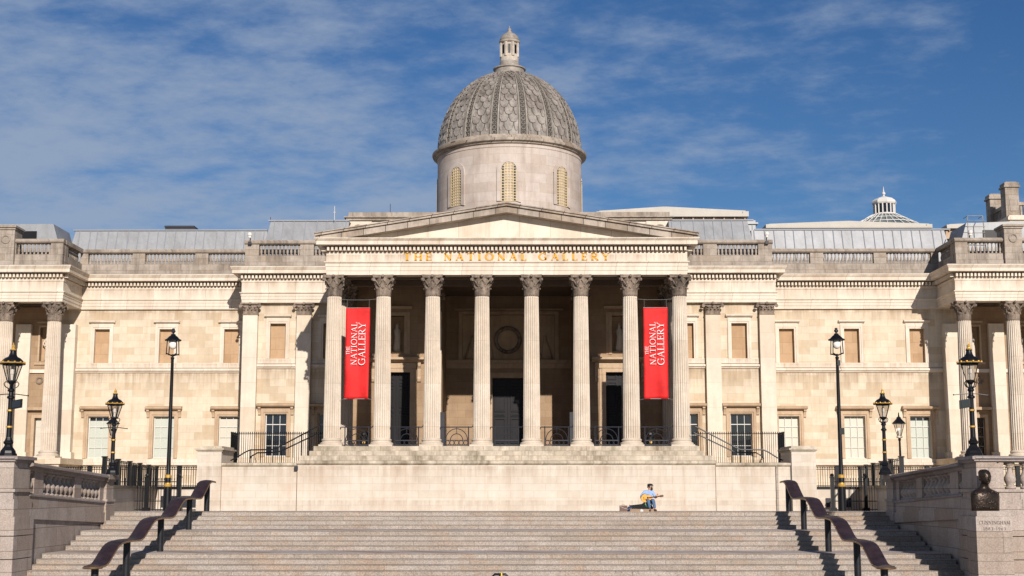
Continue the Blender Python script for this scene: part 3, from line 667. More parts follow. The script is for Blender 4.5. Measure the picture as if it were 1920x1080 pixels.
for s in (-1, 1):
    for runs, y in ((OR, 108.75), (IR, 104.75), (PR, 104.05)):
        o = parapet(s, runs, y, '')
        for k, a, c in runs:
            if k != 'b': continue
            n = max(2, round((c - a) / .285))
            for i in range(n): balus(s * (a + (c - a) * (i + .5) / n), y + .28, o)
    # return parapet of the pavilion, running back
    b = MB(); b.box(s * 34.35, s * 34.8, 104.6, 108.7, 18.05, 18.97); b.box(s * 34.35, s * 34.8, 104.6, 105.3, 18.97, 19.84); gb(b, 'parapet', PARA)
    b = MB(); b.box(s * 34.27, s * 34.9, 104.6, 108.7, 19.84, 20.17); gb(b, 'coping', PARA)
    b = MB(); b.box(s * 20.0, s * 20.42, 105.3, 108.7, 18.05, 18.97); b.box(s * 20.0, s * 20.42, 105.3, 108.7, 19.5, 20.1); gb(b, 'parapet', PARA)
    for i in range(11): balus(s * 34.6, 105.45 + i * .29, G)
    b = MB(); b.box(s * 20.6, s * 34, 109.9, 110.2, 18, 19.38); b.box(s * 12.4, s * 19.9, 106.0, 106.3, 18, 19.66); gb(b, 'gutter_shade_strip', ZSEAM)  # dark strips added behind the balusters, standing for the gutter's shade
    # pavilion pedestal block with wreath
    b = MB(); b.box(s * 38.05, s * 39.4, 103.8, 105.4, 18.05, 20.85); b.box(s * 37.98, s * 39.5, 103.7, 105.5, 20.85, 21.0); b.box(s * 37.9, s * 39.6, 103.6, 105.6, 21.0, 21.15); gb(b, 'pedestal_block', PARA)
    b = MB(); b.tube([(s * 38.72 + .3 * math.cos(a * math.pi / 6), 103.78, 20.1 + .3 * math.sin(a * math.pi / 6)) for a in range(12)], .07, 6, closed=True); gb(b, 'wreath', PARA)
rest.v = [(x, y - 96, z) for x, y, z in rest.v]
if rest.v:
    o = rest.build('balusters', PARA, G, smooth=True); o['kind'] = 'stuff'

# ---- columns
def shaft_mb(r0, r1, h, n=22):
    b = MB(); prof = []
    K = 8
    for j in range(K + 1):
        t = j / K; r = r0 + (r1 - r0) * (t ** 1.7); prof.append((r, t * h))
    ang = []; rr = []
    for i in range(n):
        a = 2 * math.pi * i / n; d = 2 * math.pi / n
        for f, q in ((0, 1), (.14, 1), (.26, .90), (.57, .86), (.88, .90)):
            ang.append(a + d * f); rr.append(q)
    k = len(ang)
    vs = [(r * q * math.cos(a), r * q * math.sin(a), z) for r, z in prof for a, q in zip(ang, rr)]
    fs = [(j * k + i, j * k + (i + 1) % k, (j + 1) * k + (i + 1) % k, (j + 1) * k + i) for j in range(K) for i in range(k)]
    fs.append(tuple(K * k + i for i in range(k)))
    b.add(vs, fs); return b
def base_mb(r):
    b = MB(); b.box(-r * 1.36, r * 1.36, -r * 1.36, r * 1.36, 0, .14)
    b.lathe([(r * 1.34, .14), (r * 1.38, .19), (r * 1.36, .25), (r * 1.24, .29), (r * 1.14, .32), (r * 1.12, .38), (r * 1.18, .42), (r * 1.2, .46), (r * 1.15, .51), (r * 1.06, .53), (r * 1.0, .58)], n=28); return b
def capital_mb(r, h, flat=False):
    b = MB(); b.lathe([(r * 1.08, 0), (r * 1.1, .03), (r * 1.04, .06), (r * .98, .07), (r * .98, h * .3), (r * 1.05, h * .6), (r * 1.25, h * .85), (r * 1.2, h * .87)], n=20)
    def leaf(a, z0, hh, wd, out, rr):
        ca, sa = math.cos(a), math.sin(a); vs = []
        prof = [(0, 0, 1), (.02, .35, 1.05), (.05, .65, 1.0), (.16, .88, .85), (.32, 1.0, .6), (.42, .93, .4), (.40, .80, .15)]
        for o, z, ww in prof:
            R_ = rr + o * out
            for q in (-1, -.45, 0, .45, 1):
                bump = .028 * (1 - abs(q)) - .02 * abs(q) + (.02 if abs(q) == .45 else 0)
                x, y = R_ + bump, q * wd / 2 * ww
                vs.append((x * ca - y * sa, x * sa + y * ca, z0 + z * hh))
        b.add(vs, [(i * 5 + j, i * 5 + j + 1, i * 5 + j + 6, i * 5 + j + 5) for i in range(6) for j in range(4)])
    for i in range(8): leaf(i * math.pi / 4, .06, h * .36, r * .70, r * .62, r * 1.0)
    for i in range(8): leaf((i + .5) * math.pi / 4, .06, h * .62, r * .62, r * .85, r * 1.0)
    A = r * 1.58
    for i in range(4):
        a = math.pi / 4 + i * math.pi / 2; ca, sa = math.cos(a), math.sin(a)
        for q in (-1, 1):   # helix stalks up to the corner volutes
            pts = []
            for t in (0, .3, .6, .85, 1):
                rad = r * 1.08 + (A * 1.22 - r * 1.08) * t ** 1.6; off = q * r * .42 * (1 - t)
                pts.append((rad * ca - off * sa, rad * sa + off * ca, h * (.42 + .40 * t)))
            b.tube(pts, [.035, .04, .045, .05, .055], 5)
        # volute discs
        c = Vector((A * 1.20 * ca, A * 1.20 * sa, h * .76)); ax = Vector((-sa, ca, 0)); up = Vector((0, 0, 1)); f = Vector((ca, sa, 0))
        n = 9; rv = .12; vs = [c + ax * e + (f * math.cos(2 * math.pi * k / n) + up * math.sin(2 * math.pi * k / n)) * rv for e in (-.07, .07) for k in range(n)]
        b.add(vs, [tuple(range(n))[::-1], tuple(range(n, 2 * n))] + [(k, (k + 1) % n, n + (k + 1) % n, n + k) for k in range(n)])
        # inner helices and rosette
        a2 = i * math.pi / 2; c2, s2 = math.cos(a2), math.sin(a2)
        for q in (-1, 1): b.tube([(r * 1.08 * c2 - q * r * .35 * s2, r * 1.08 * s2 + q * r * .35 * c2, h * .45), (r * 1.2 * c2 - q * r * .30 * s2, r * 1.2 * s2 + q * r * .30 * c2, h * .66), (r * 1.3 * c2 - q * r * .1 * s2, r * 1.3 * s2 + q * r * .1 * c2, h * .76)], .035, 5)
        b.ball((A * .98 * c2, A * .98 * s2, h * .93), .12, .12, .11, 7, 5)
    # abacus with concave sides
    out = []
    for i in range(4):
        a = math.pi / 4 + i * math.pi / 2; a3 = a + math.pi / 2
        P0 = Vector((math.cos(a), math.sin(a))) * A * 1.32; P1 = Vector((math.cos(a3), math.sin(a3))) * A * 1.32
        for t in (.04, .2, .4, .6, .8, .96):
            p = P0.lerp(P1, t); m = (P0 + P1) / 2; p -= m.normalized() * (1 - (2 * t - 1) ** 2) * r * .30; out.append((p.x, p.y))
    b.prism(out, h * .86, h * .93, 'z'); b.prism([(x * 1.04, y * 1.04) for x, y in out], h * .93, h, 'z')
    return b
cs = shaft_mb(.575, .485, 14.08 - 4.42); cb_ = base_mb(.575); cc = capital_mb(.485, 1.42)
C0 = None
def column(x, y, zb=3.84, sc_=(1, 1, 1)):
    global C0
    if C0 is None:
        o = cs.build('column', SHAFT, G, ang=30); k = cb_.build('column_base', SHAFT, o, ang=40); k.location = (0, 0, -.58)
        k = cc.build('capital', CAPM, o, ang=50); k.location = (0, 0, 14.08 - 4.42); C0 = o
    else: o = dup(C0, (0, 0, 0))
    o.location = (x, y - 96, zb + .58); o.scale = sc_; return o
CX = [11.8, 8.43, 5.06, 1.69]
for s in (-1, 1):
    for x in CX: column(s * x, 93)
    for y in (96.4, 99.8): column(s * 11.8, y)
    for x in (34.85, 38.57, 42.3): column(s * x, 104.4, 3.36, (1.04, 1.04, (15.25 - 3.36) / (15.5 - 3.84)))
# ---- pilasters (flat, on the inner wings) + antae in the portico
def pil(x, y, wd, z0, zc, z1, face=-1, nm='pilaster'):
    b = MB(); h = wd / 2
    b.box(x - h, x + h, y - .42, y + .1, z0 + .5, zc); b.box(x - h - .08, x + h + .08, y - .5, y + .1, z0 + .3, z0 + .5); b.box(x - h - .16, x + h + .16, y - .58, y + .1, z0, z0 + .3)
    o = gb(b, nm, PLAS)
    # flattened capital
    c = MB(); hh = z1 - zc
    c.box(-h, h, -.42, .1, 0, hh * .86); c.box(-h - .03, h + .03, -.46, .1, 0, .07)
    for row, zz, lh, out in ((4, .05, .42, .10), (3, .05, .62, .16)):
        for i in range(row):
            lx = -h + wd * (i + .5) / row; lw = wd / row * .42
            vs = []
            for o_, z, q in ((0, 0, 1), (.03, .5, 1), (.08, .8, .9), (.20, 1.0, .6), (.22, .85, .3)):
                for e in (-1, 0, 1): vs.append((lx + e * lw * q, -.44 - o_ * 1.1 - (.03 if e == 0 else 0), zz + z * hh * lh))
            c.add(vs, [(a * 3 + d, a * 3 + d + 1, a * 3 + d + 4, a * 3 + d + 3) for a in range(4) for d in range(2)])
    for e in (-1, 1):
        c.tube([(e * h * .35, -.48, hh * .45), (e * h * .7, -.54, hh * .66), (e * (h + .16), -.60, hh * .78)], .05, 6)
        c.lathe([(.001, -.05), (.13, -.05), (.13, .05), (.001, .05)], n=9)
        v = c.v[-36:]; c.v[-36:] = [(e * (h + .17) + a, -.60 + cz, hh * .70 + b_) for a, b_, cz in v]
        c.tube([(e * h * .3, -.48, hh * .45), (e * h * .22, -.52, hh * .65), (e * .06, -.54, hh * .76)], .035, 5)
    c.box(-h - .22, h + .22, -.56, .1, hh * .86, hh - .003); c.ball((0, -.60, hh * .92), .13, .1, .12, 7, 5)
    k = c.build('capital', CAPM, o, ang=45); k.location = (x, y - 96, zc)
    return o
for s in (-1, 1):
    for x in (15.7, 19.84): pil(s * x, YI, 1.13, 2.9, 14.29, 15.24)
    for x in (5.45, 12.0): pil(s * x, 102, 1.0, 3.84, 14.15, 15.5)
    for x in (34.95, 38.57): 
        pass
# ---- podium
b = MB()
b.box(-13.58, 13.58, 90, 92, -.5, 2.62); b.box(-18.55, 18.55, 90.1, 92, -.5, 2.62)
b.box(-18.55, 18.55, 92, 106, -.5, 2.66)
b.box(-20.4, -18.55, 92, 105, -.5, 2.66); b.box(18.55, 20.4, 92, 105, -.5, 2.66)
for s in (-1, 1): b.box(s * 18.53, s * 20.1, 89.85, 93.6, -.5, 3.5)
gb(b, 'podium_wall', POD)
b = MB()
b.prism([(90.02, 2.55), (89.92, 2.62), (89.86, 2.70), (89.86, 2.80), (89.95, 2.86), (91.5, 2.9), (91.5, 2.55)], -13.64, 13.64, 'x')
for s in (-1, 1):
    b.prism([(90.12, 2.45), (90.02, 2.52), (89.98, 2.60), (89.98, 2.70), (90.5, 2.74), (91, 2.74), (91, 2.45)], s * 13.6, s * 18.53, 'x')
    b.box(s * 18.46, s * 20.17, 89.78, 93.7, 3.45, 3.55); b.box(s * 18.36, s * 20.27, 89.68, 93.8, 3.55, 3.66); b.box(s * 18.5, s * 20.1, 89.8, 93.6, 3.66, 3.80)
gb(b, 'podium_coping', MOSSY)
b = MB(); b.box(-13.45, 13.45, 90.3, 101, 2.87, 3.19); b.box(-12.95, 12.95, 90.75, 101.2, 3.19, 3.51); b.box(-12.75, 12.75, 91.2, 108, 3.51, 3.838)
gb(b, 'stylobate', MOSSY)
b = MB(); b.box(17.52, 17.66, 89.98, 90.09, -.4, 2.5); gb(b, 'downpipe', PARA)
b = MB(); b.box(-13.78, -13.55, 89.85, 89.99, 2.25, 2.5); gb(b, 'junction_box', IRON)
for x_ in (-13.6, 13.6): b = MB(); b.box(x_ - .02, x_ + .02, 89.985, 90.02, -.4, 2.45); gb(b, 'joint_seam', BED)
b = MB(); b.box(-12.2, 12.2, 94.6, 108.05, 3.83, 3.85); gb(b, 'bounce_cut_slab', CEIL)  # unseen dark slab over the floor, added to cut bounced light
# ---- zinc roofs
def zinc(x0, x1, yb, zb, yt, zt, sp, cap=True):
    b = MB(); sl = .9 if x0 < x1 else -.9
    b.add([(x0, yb, zb), (x1, yb, zb), (x1 - (.0), yt, zt), (x0 + .5 * (1 if sl > 0 else -1), yt, zt)], [(0, 1, 2, 3)])
    b.add([(x0, yb, zb), (x0 + .5 * (1 if sl > 0 else -1), yt, zt), (x0 + .5 * (1 if sl > 0 else -1), yt + 8, zt), (x0, yb + 10, zb)], [(0, 1, 2, 3)])
    b.add([(x0 + .5 * (1 if sl > 0 else -1), yt, zt), (x1, yt, zt), (x1, yt + 8, zt), (x0 + .5 * (1 if sl > 0 else -1), yt + 8, zt)], [(0, 1, 2, 3)])
    o = gb(b, 'zinc_roof', ZINC)
    s = MB(); n = max(1, int(abs(x1 - x0) / sp)); rnd = random.Random(int(abs(x0) * 10))
    for i in range(1, n + 1):
        x = x0 + (x1 - x0) * i / (n + .3) + rnd.uniform(-.12, .12)
        s.tube([(x, yb - .03, zb), (x + rnd.uniform(-.04, .04), yt - .03, zt)], .035, 5)
    s.box(min(x0, x1) + .3, max(x0, x1), yt - .1, yt + .15, zt, zt + .10)
    gsub(s, 'roof_seams', ZSEAM, o)
for s in (-1, 1):
    zinc(s * 36.4, s * 20.0, 110.6, 19.0, 111.6, 22.22, .82)
    zinc(s * 19.75, s * 12.9, 107.2, 19.0, 109, 22.5, .82)
    b = MB(); b.prism([(s * 42, 20), (s * 41.5, 22.3), (s * 36.9, 22.3), (s * 36.2, 20)], 109, 113); gb(b, 'zinc_dormer', ZINC)
    b = MB(); b.box(s * 40, s * 38.2, 108.9, 109.1, 21.0, 21.7); gb(b, 'dormer_opening', BLACK)
    wallb = MB(); wallb.box(s * 12.4, s * 62, 109, 121, 17.9, 19.2); wallb.box(s * 12.4, s * 20.2, 105.4, 110, 17.9, 19.1); wallb.box(s * 34.9, s * 62, 104.6, 110, 17.9, 18.5); gb(wallb, 'flat_roof', LEDGE)
# attic block behind the pediment
b = MB(); b.box(-13.0, 13.0, 110.1, 121, 18, 22.75); b.box(-13.15, -11.2, 110, 121, 18, 22.75); b.box(11.2, 13.15, 110, 121, 18, 22.75); gb(b, 'attic', TRIM)
b = MB(); b.box(-13.3, 13.3, 109.85, 121, 22.75, 22.95); b.box(-13.45, 13.45, 109.7, 121, 22.95, 23.05); b.box(-13.1, 13.1, 109.9, 121, 23.05, 23.42); gb(b, 'attic_coping', PARA)
for s in (-1, 1):
    b = MB(); b.tube([(s * 12.3 + .36 * math.cos(a * math.pi / 6), 109.96, 22.0 + .36 * math.sin(a * math.pi / 6)) for a in range(12)], .09, 6, closed=True); gb(b, 'wreath', PARA)

# ---- dome
DC = 115.0
D = bpy.data.objects.new('dome', None); COL.objects.link(D); D.parent = G; D.location = (0, DC - 96, 0)
b = MB(); b.lathe([(6.15, 22), (6.15, 28.6), (6.2, 28.65), (6.2, 28.9)], n=96); b.build('drum', DRUM, D, ang=30)
b = MB(); b.lathe([(6.2, 28.88), (6.35, 28.95), (6.38, 29.05), (6.58, 29.12), (6.62, 29.22), (6.62, 29.32), (6.42, 29.40), (6.36, 29.42), (6.36, 29.56), (6.22, 29.6), (6.2, 29.72), (6.1, 29.75), (0, 29.76)], n=96); b.build('drum_cornice', RAKE, D, ang=30)
# cap shell: profile measured from the springing
ZD0, ZD1, RD = 29.70, 36.45, 6.07
def dr(t):   # t 0..1 up the dome -> radius, height
    a = t * R(78); return RD * math.cos(a) ** .98, ZD0 + (ZD1 - ZD0) * math.sin(a) / math.sin(R(78))
b = MB(); b.lathe([dr(i / 20) for i in range(21)] + [(0, ZD1 + .05)], n=96); b.build('dome_shell', LEAD, D, smooth=True)
def dpt(a, t, off=0.):
    r, z = dr(t); r2, z2 = dr(min(t + .01, 1)); r1, z1 = dr(max(t - .01, 0)); tx, tz = r2 - r1, z2 - z1; l = math.hypot(tx, tz); nx, nz = tz / l, -tx / l
    return ((r + nx * off) * math.cos(a), (r + nx * off) * math.sin(a), z + nz * off)
ribh = R(22.5) * .155
for k in range(16):
    a = R(11.25 + 22.5 * k) - math.pi / 2
    b = MB()
    vs = []; M_ = 20
    for i in range(M_ + 1):
        t = i / M_; 
        for da, o in ((-ribh, 0), (-ribh, .07), (-ribh * .68, .09), (-ribh * .6, .04), (ribh * .6, .04), (ribh * .68, .09), (ribh, .07), (ribh, 0)): vs.append(dpt(a + da, t, o))
    for i in range(M_):
        for j in range(7):
            b.mi = 1 if j == 3 else 0
            b.add([vs[i * 8 + j], vs[i * 8 + j + 1], vs[(i + 1) * 8 + j + 1], vs[(i + 1) * 8 + j]], [(0, 1, 2, 3)])
    b.mi = 0
    m = 22
    for i in range(m):   # guilloche rings
        t = (i + .5) / m * .93; rr = ribh * .42 * dr(t)[0]
        c = Vector(dpt(a, t, .07)); u = (Vector(dpt(a + .01, t, .07)) - c).normalized(); v = (Vector(dpt(a, t + .01, .07)) - c).normalized()
        b.tube([c + (u * math.cos(q * math.pi / 4) + v * math.sin(q * math.pi / 4)) * rr for q in range(8)], .028, 4, closed=True)
    b.build('dome_rib', [RIBM, RIBD], D)
b = MB()
rows = 15; rs = random.Random(3)
tl = [1 - (1 - i / rows) ** 1.12 for i in range(rows + 1)]
def scale_tile(a0, a1, t0, t1, lift):
    am, hw = (a0 + a1) / 2, (a1 - a0) / 2 * .89; vs = []
    nseg = 6; dt = t1 - t0; top = []; bot = []
    lo = t0 - dt * .55
    for i in range(nseg + 1):
        q = -1 + 2 * i / nseg; tb = lo + (t0 - lo) * (1 - math.sqrt(max(0, 1 - q * q)))
        bot.append(dpt(am + hw * q, max(tb, .0), lift)); top.append(dpt(am + hw * q, t1, .012))
    n = nseg + 1
    edge = [dpt(am + hw * (-1 + 2 * i / nseg), max(lo + (t0 - lo) * (1 - math.sqrt(max(0, 1 - (-1 + 2 * i / nseg) ** 2))), 0), .0) for i in range(n)]
    b.add(bot + top + edge, [(i, i + 1, n + i + 1, n + i) for i in range(n - 1)] + [(2 * n + i, 2 * n + i + 1, i + 1, i) for i in range(n - 1)])
for k in range(16):
    ac = R(22.5 * k) - math.pi / 2; H = R(11.25) - ribh * 1.02
    for j in range(rows):
        t0, t1 = tl[j], tl[j + 1]
        if t0 > .95: continue
        cols = 2
        if j % 2 == 0: ed = [(-H, 0), (0, H)]
        else: ed = [(-H, -H / 2), (-H / 2, H / 2), (H / 2, H)]
        for e0, e1 in ed: scale_tile(ac + e0, ac + e1, t0 + rs.uniform(-.002, .002), t1, .105 + rs.uniform(-.012, .012))
b.build('dome_scales', SCALE, D)
# drum windows
for k in range(8):
    a = k * math.pi / 4 - math.pi / 2; b = MB(); wdt = .62; z0, z1 = 24.1, 27.4 - wdt * 0
    Mx = Matrix.Rotation(a + math.pi / 2, 4, 'Z')
    def F_(x, y, z): v = Mx @ Vector((x, y, z)); return (v.x, v.y, v.z)
    Yw = -6.16
    def arch(hw, zz0, zz1): return [(-hw, zz0)] + [(hw, zz0)] + [(hw * math.cos(R(q)), zz1 + hw * math.sin(R(q))) for q in range(0, 181, 15)]
    b.prism(arch(.60, 24.1, 26.75), Yw + .02, Yw + .25); b.xf(F_); o = b.build('drum_window', BLACK, D)
    b = MB()
    nx, nz = 5, 14
    for i in range(nx + 1): 
        x = -.6 + 1.2 * i / nx; zt = 26.75 + math.sqrt(max(0, .36 - x * x)); b.box(x - .032, x + .032, Yw - .03, Yw + .02, 24.1, zt)
    for j in range(nz + 1):
        z = 24.1 + 3.2 * j / nz; hw = .6 if z < 26.75 else math.sqrt(max(0, .36 - (z - 26.75) ** 2)); b.box(-hw, hw, Yw - .028, Yw + .018, z - .030, z + .030)
        if j < nz:
            for i in range(nx):
                cx = -.6 + 1.2 * (i + .5) / nx; zc = z + 1.6 / nz
                if math.hypot(cx, max(0, zc - 26.75)) > .56: continue
                if (i + j) % 2 == 0: 0 and b.prism([(cx - .045, zc), (cx, zc + .045), (cx + .045, zc), (cx, zc - .045)], Yw - .026, Yw + .016)
    b.xf(F_); b.build('lattice', LATT, o)
    b = MB(); A1 = arch(.62, 24.1, 26.75); A2 = arch(.98, 24.0, 26.75)
    n = len(A1); vs = [(x, Yw - .05, z) for x, z in A1] + [(x, Yw - .05 + .02, z) for x, z in A2] + [(x, Yw + .1, z) for x, z in A1] + [(x, Yw + .3, z) for x, z in A2]
    b.add(vs, [(i, i + 1, n + i + 1, n + i) for i in range(1, n - 1)] + [(i, i + 1, 2 * n + i + 1, 2 * n + i) for i in range(1, n - 1)] + [(n + i, n + i + 1, 3 * n + i + 1, 3 * n + i) for i in range(1, n - 1)] + [(0, n, n + n - 1, n - 1)][:0])
    b.add([(-.62, Yw - .05, 24.1), (-.98, Yw - .03, 24.1), (-.98, Yw - .03, 26.75), (-.62, Yw - .05, 26.75)], [(0, 1, 2, 3)])
    if k not in (2, 6): b.xf(F_); b.build('arch_surround', DRUM, o)
# lantern
b = MB(); b.lathe([(1.45, 36.35), (1.5, 36.5), (1.42, 36.6), (1.30, 36.62), (1.30, 36.95), (1.42, 37.0), (1.42, 37.1), (1.25, 37.15), (1.0, 37.2), (.86, 37.3), (.84, 37.7)], n=24); b.build('lantern_base', RIBM, D, ang=35)
b = MB(); b.lathe([(.80, 37.6), (.80, 38.1), (.74, 38.12), (.74, 39.35), (.84, 39.38), (.90, 39.45), (.92, 39.55), (.84, 39.6)], n=24)
for k in range(8):
    a = k * math.pi / 4 + math.pi / 8; b.tube([(.76 * math.cos(a), .76 * math.sin(a), 38.1), (.76 * math.cos(a), .76 * math.sin(a), 39.35)], .14, 6)
b.build('lantern', LANT, D, ang=35)
for k in range(8):
    a = k * math.pi / 4 - math.pi / 2; b = MB(); Mx = Matrix.Rotation(a + math.pi / 2, 4, 'Z')
    b.box(-.10, .10, -.765, -.70, 38.35, 39.15); b.xf(lambda x, y, z: tuple(Mx @ Vector((x, y, z)))); b.build('lantern_opening', BLACK, D)
b = MB(); b.lathe([(.86, 39.58), (.84, 39.75), (.74, 40.0), (.55, 40.2), (.32, 40.33), (.20, 40.38), (.22, 40.44), (.16, 40.5), (.10, 40.52), (.17, 40.6), (.16, 40.7), (.05, 40.78), (.03, 40.95), (0, 41.05)], n=20); b.build('lantern_cap', RIBM, D, smooth=True)

# ================================================================ roofs behind
def rooflight(x0, x1, y, zb, zt, label, apex=.5):
    t = thing('rooflight', label, 'rooflight', ((x0 + x1) / 2, y, zb), group='white rooflights behind the right parapet'); hw = (x1 - x0) / 2; xa = -hw + 2 * hw * apex; H = zt - zb
    b = MB(); b.prism([(-hw + .25, H * .38), (-hw + .25, H * .72), (xa - .2, H), (xa + .2, H), (hw - .25, H * .72), (hw - .25, H * .38)], 0, 6); b.box(-hw, -hw + .5, -.1, 6, H * .3, H * .66); b.box(hw - .5, hw, -.1, 6, H * .3, H * .66); b.box(-hw, hw, -.12, 0, H * .3, H * .5); b.build('glazed_hood', CREAM, t)
    b = MB(); b.box(-hw, hw, .3, 6, -.6, H * .1); b.box(-hw + .2, hw - .2, .35, 6, H * .1, H * .3)
    n = int(2 * hw / .9)
    for i in range(n + 1): x = -hw + .3 + (2 * hw - .6) * i / n; b.box(x - .05, x + .05, .1, .4, H * .08, H * .3)
    b.build('curb', [SURR][0], t)
    return t
rooflight(7.6, 20.9, 118, 24.25, 25.55, 'white low rooflight just right of the dome above the inner zinc roof', .45)
rooflight(23.1, 38.1, 122, 24.1, 25.05, 'long white low rooflight in front of the glass cone', .5)
rooflight(39.4, 50, 122, 24.05, 25.0, 'white low rooflight at the far right edge of the roofs', .6)
t = thing('roof_housing', 'grey zinc housing under the white rooflights, right of the dome', 'roof structure', (15, 117.5, 18)); b = MB(); b.box(-2.3, 6.3, -.6, 3, 0, 6.1); b.box(-2.3, 6.5, -.75, 3, 5.75, 5.9); b.build('body', ZINC, t)
s_ = MB()
for i in range(10): s_.tube([(-2.1 + i * .9, -.63, 0), (-2.1 + i * .9, -.63, 5.7)], .03, 4)
s_.build('seams', ZSEAM, t)
t = thing('glass_cupola', 'glazed cone roof topped by a white octagonal lantern with spike', 'cupola', (41.4, 150, 29.35))
b = MB(); b.lathe([(5.2, -.6), (4.6, .0), (1.5, 1.75), (1.2, 1.8)], n=16); b.build('glazing', GLASSG, t)
b = MB()
for k in range(32):
    a = k * math.pi / 16; b.tube([(4.65 * math.cos(a), 4.65 * math.sin(a), .03), (1.45 * math.cos(a), 1.45 * math.sin(a), 1.85)], .05, 4)
for r_, z_ in ((4.65, 0), (3.6, .63), (2.5, 1.24), (1.5, 1.8)): b.tube([(r_ * math.cos(k * math.pi / 16), r_ * math.sin(k * math.pi / 16), z_ + .03) for k in range(32)], .05, 4, closed=True)
b.build('glazing_bars', WHITE, t)
b = MB(); b.lathe([(1.25, 1.7), (1.25, 2.0)], n=8)
for k in range(16): a = k * math.pi / 8; b.tube([(1.15 * math.cos(a), 1.15 * math.sin(a), 1.9), (1.15 * math.cos(a), 1.15 * math.sin(a), 3.1)], .09, 4)
b.lathe([(1.3, 3.05), (1.38, 3.2), (1.38, 3.4), (1.0, 3.7), (.3, 3.95), (.12, 4.0), (.1, 4.15), (.2, 4.25), (.2, 4.4), (.08, 4.5), (.03, 5.0), (0, 5.2)], n=8); b.build('lantern', WHITE, t)
b = MB(); b.lathe([(.9, 1.9), (.9, 3.1)], n=8); b.build('lantern_core', DARKG, t)
t = thing('roof_hut', 'small dark grey louvred plant box on the left roof', 'roof structure', (-28.9, 118, 19))
b = MB(); b.box(-1.3, 1.2, 0, 2, 0, 4.75); b.box(-1.35, 1.25, -.05, 2.05, 4.75, 4.9); b.prism([(1.2, 0), (1.2, 4.85), (1.9, 4.1), (1.9, 0)], 0, 2); b.build('body', IRON, t)
# corner block with turrets far right
t = thing('turret_block', 'stone roof block with two chimney-like turrets at the far right edge', 'building', (46, 124, 18))
b = MB(); b.box(.0, 10, 0, 10, 0, 7.2); b.box(-.25, 10, -.25, 10, 7.2, 7.45); b.box(-.45, 10, -.45, 10, 7.45, 7.75); b.box(-.3, 10, -.3, 10, 7.75, 7.9); b.build('wall', TRIM, t)
for x, y, z0, z1, hw in ((.3, 4.6, 7.9, 11.0, .58), (.3, .3, 7.9, 11.2, .62), (4.0, .3, 7.9, 11.2, .62)):
    b = MB(); b.box(x - hw, x + hw, y, y + 2 * hw, z0, z1 - .55); b.box(x - hw * 1.2, x + hw * 1.2, y - .13, y + 2 * hw + .13, z1 - .55, z1 - .38); b.box(x - hw * 1.08, x + hw * 1.08, y - .06, y + 2 * hw, z1 - .38, z1 - .1); b.box(x - hw * .8, x + hw * .8, y + .1, y + 2 * hw - .1, z1 - .1, z1)
    b.prism([(x - .25, z0 + .5), (x + .25, z0 + .5), (x + .25, z0 + 1.5), (x + .15, z0 + 1.75), (x - .15, z0 + 1.75), (x - .25, z0 + 1.5)], y - .05, y + .05); b.build('turret', PARA, t)
b = MB(); b.box(0, .4, 1.5, 4.6, 9.0, 9.3); b.box(0, .4, 1.5, 4.6, 7.9, 8.2); b.box(.9, 3.4, .5, .9, 9.0, 9.3)
for i in range(8): b.box(.08, .3, 1.6 + i * .38, 1.78 + i * .38, 8.2, 9.0); b.box(1.1 + i * .3, 1.26 + i * .3, .6, .8, 7.9, 9.0)
b.build('balustrade', PARA, t)
# antennas and cameras on the roof
for (x, y, z, h, lab) in ((-14.05, 108.5, 22.5, 1.15, 'thin white roof aerial left of the pediment'), (-9.8, 111, 23.4, .95, 'hair thin aerial on the attic coping'), (-19.3, 109, 22.5, .35, 'short dark lightning rod at the left zinc roof corner')):
    t = thing('roof_aerial', lab, 'aerial', (x, y, z)); b = MB(); b.tube([(0, 0, 0), (0, 0, h)], .022, 5); b.tube([(-.1, 0, h * .55), (.1, 0, h * .55)], .02, 4) if h > 1 else None; b.build('mast', WHITE if h > 1 else IRON, t)
t = thing('roof_ladder', 'light metal ladder frame on the far right pavilion roof', 'ladder', (37.2, 107.5, 18.5)); b = MB()
for e in (-.75, .75): b.tube([(e, 0, 0), (e * .8, .2, 4.1), (e * .8, 1.2, 4.1)], .035, 5); b.tube([(e * 1.0, 0, 2.0), (e * 1.4, -.2, 2.0), (e * 1.4, -.2, 1.0)], .03, 5)
for k in range(6): b.tube([(-.7, .02, 1.2 + k * .5), (.7, .02, 1.2 + k * .5)], .025, 4)
b.tube([(-.6, .2, 4.1), (.6, .2, 4.1)], .035, 4); b.build('frame', RIBM, t)
def cctv(x, y, z, lab):
    t = thing('security_camera', lab, 'camera', (x, y, z), group='white dome cameras on the parapets')
    b = MB(); b.lathe([(0, .62), (.10, .60), (.17, .50), (.18, .36), (.17, .30)], n=12); b.build('housing', WHITE, t, smooth=True)
    b = MB(); b.ball((0, 0, .28), .14, .14, .16); b.build('dome_glass', LAMPG, t, smooth=True)
    b = MB(); b.tube([(0, .02, .6), (0, .2, .62), (0, .25, .1), (0, .15, -.2)], .045); b.box(-.13, .13, .0, .25, -.35, -.12); b.build('bracket', IRON, t)
cctv(-20.05, 104.55, 20.15, 'white dome camera on the left parapet corner'); cctv(20.0, 104.55, 20.15, 'white dome camera on the parapet corner right of the pediment'); cctv(35.6, 104.2, 20.2, 'white dome camera on the far right pavilion parapet')

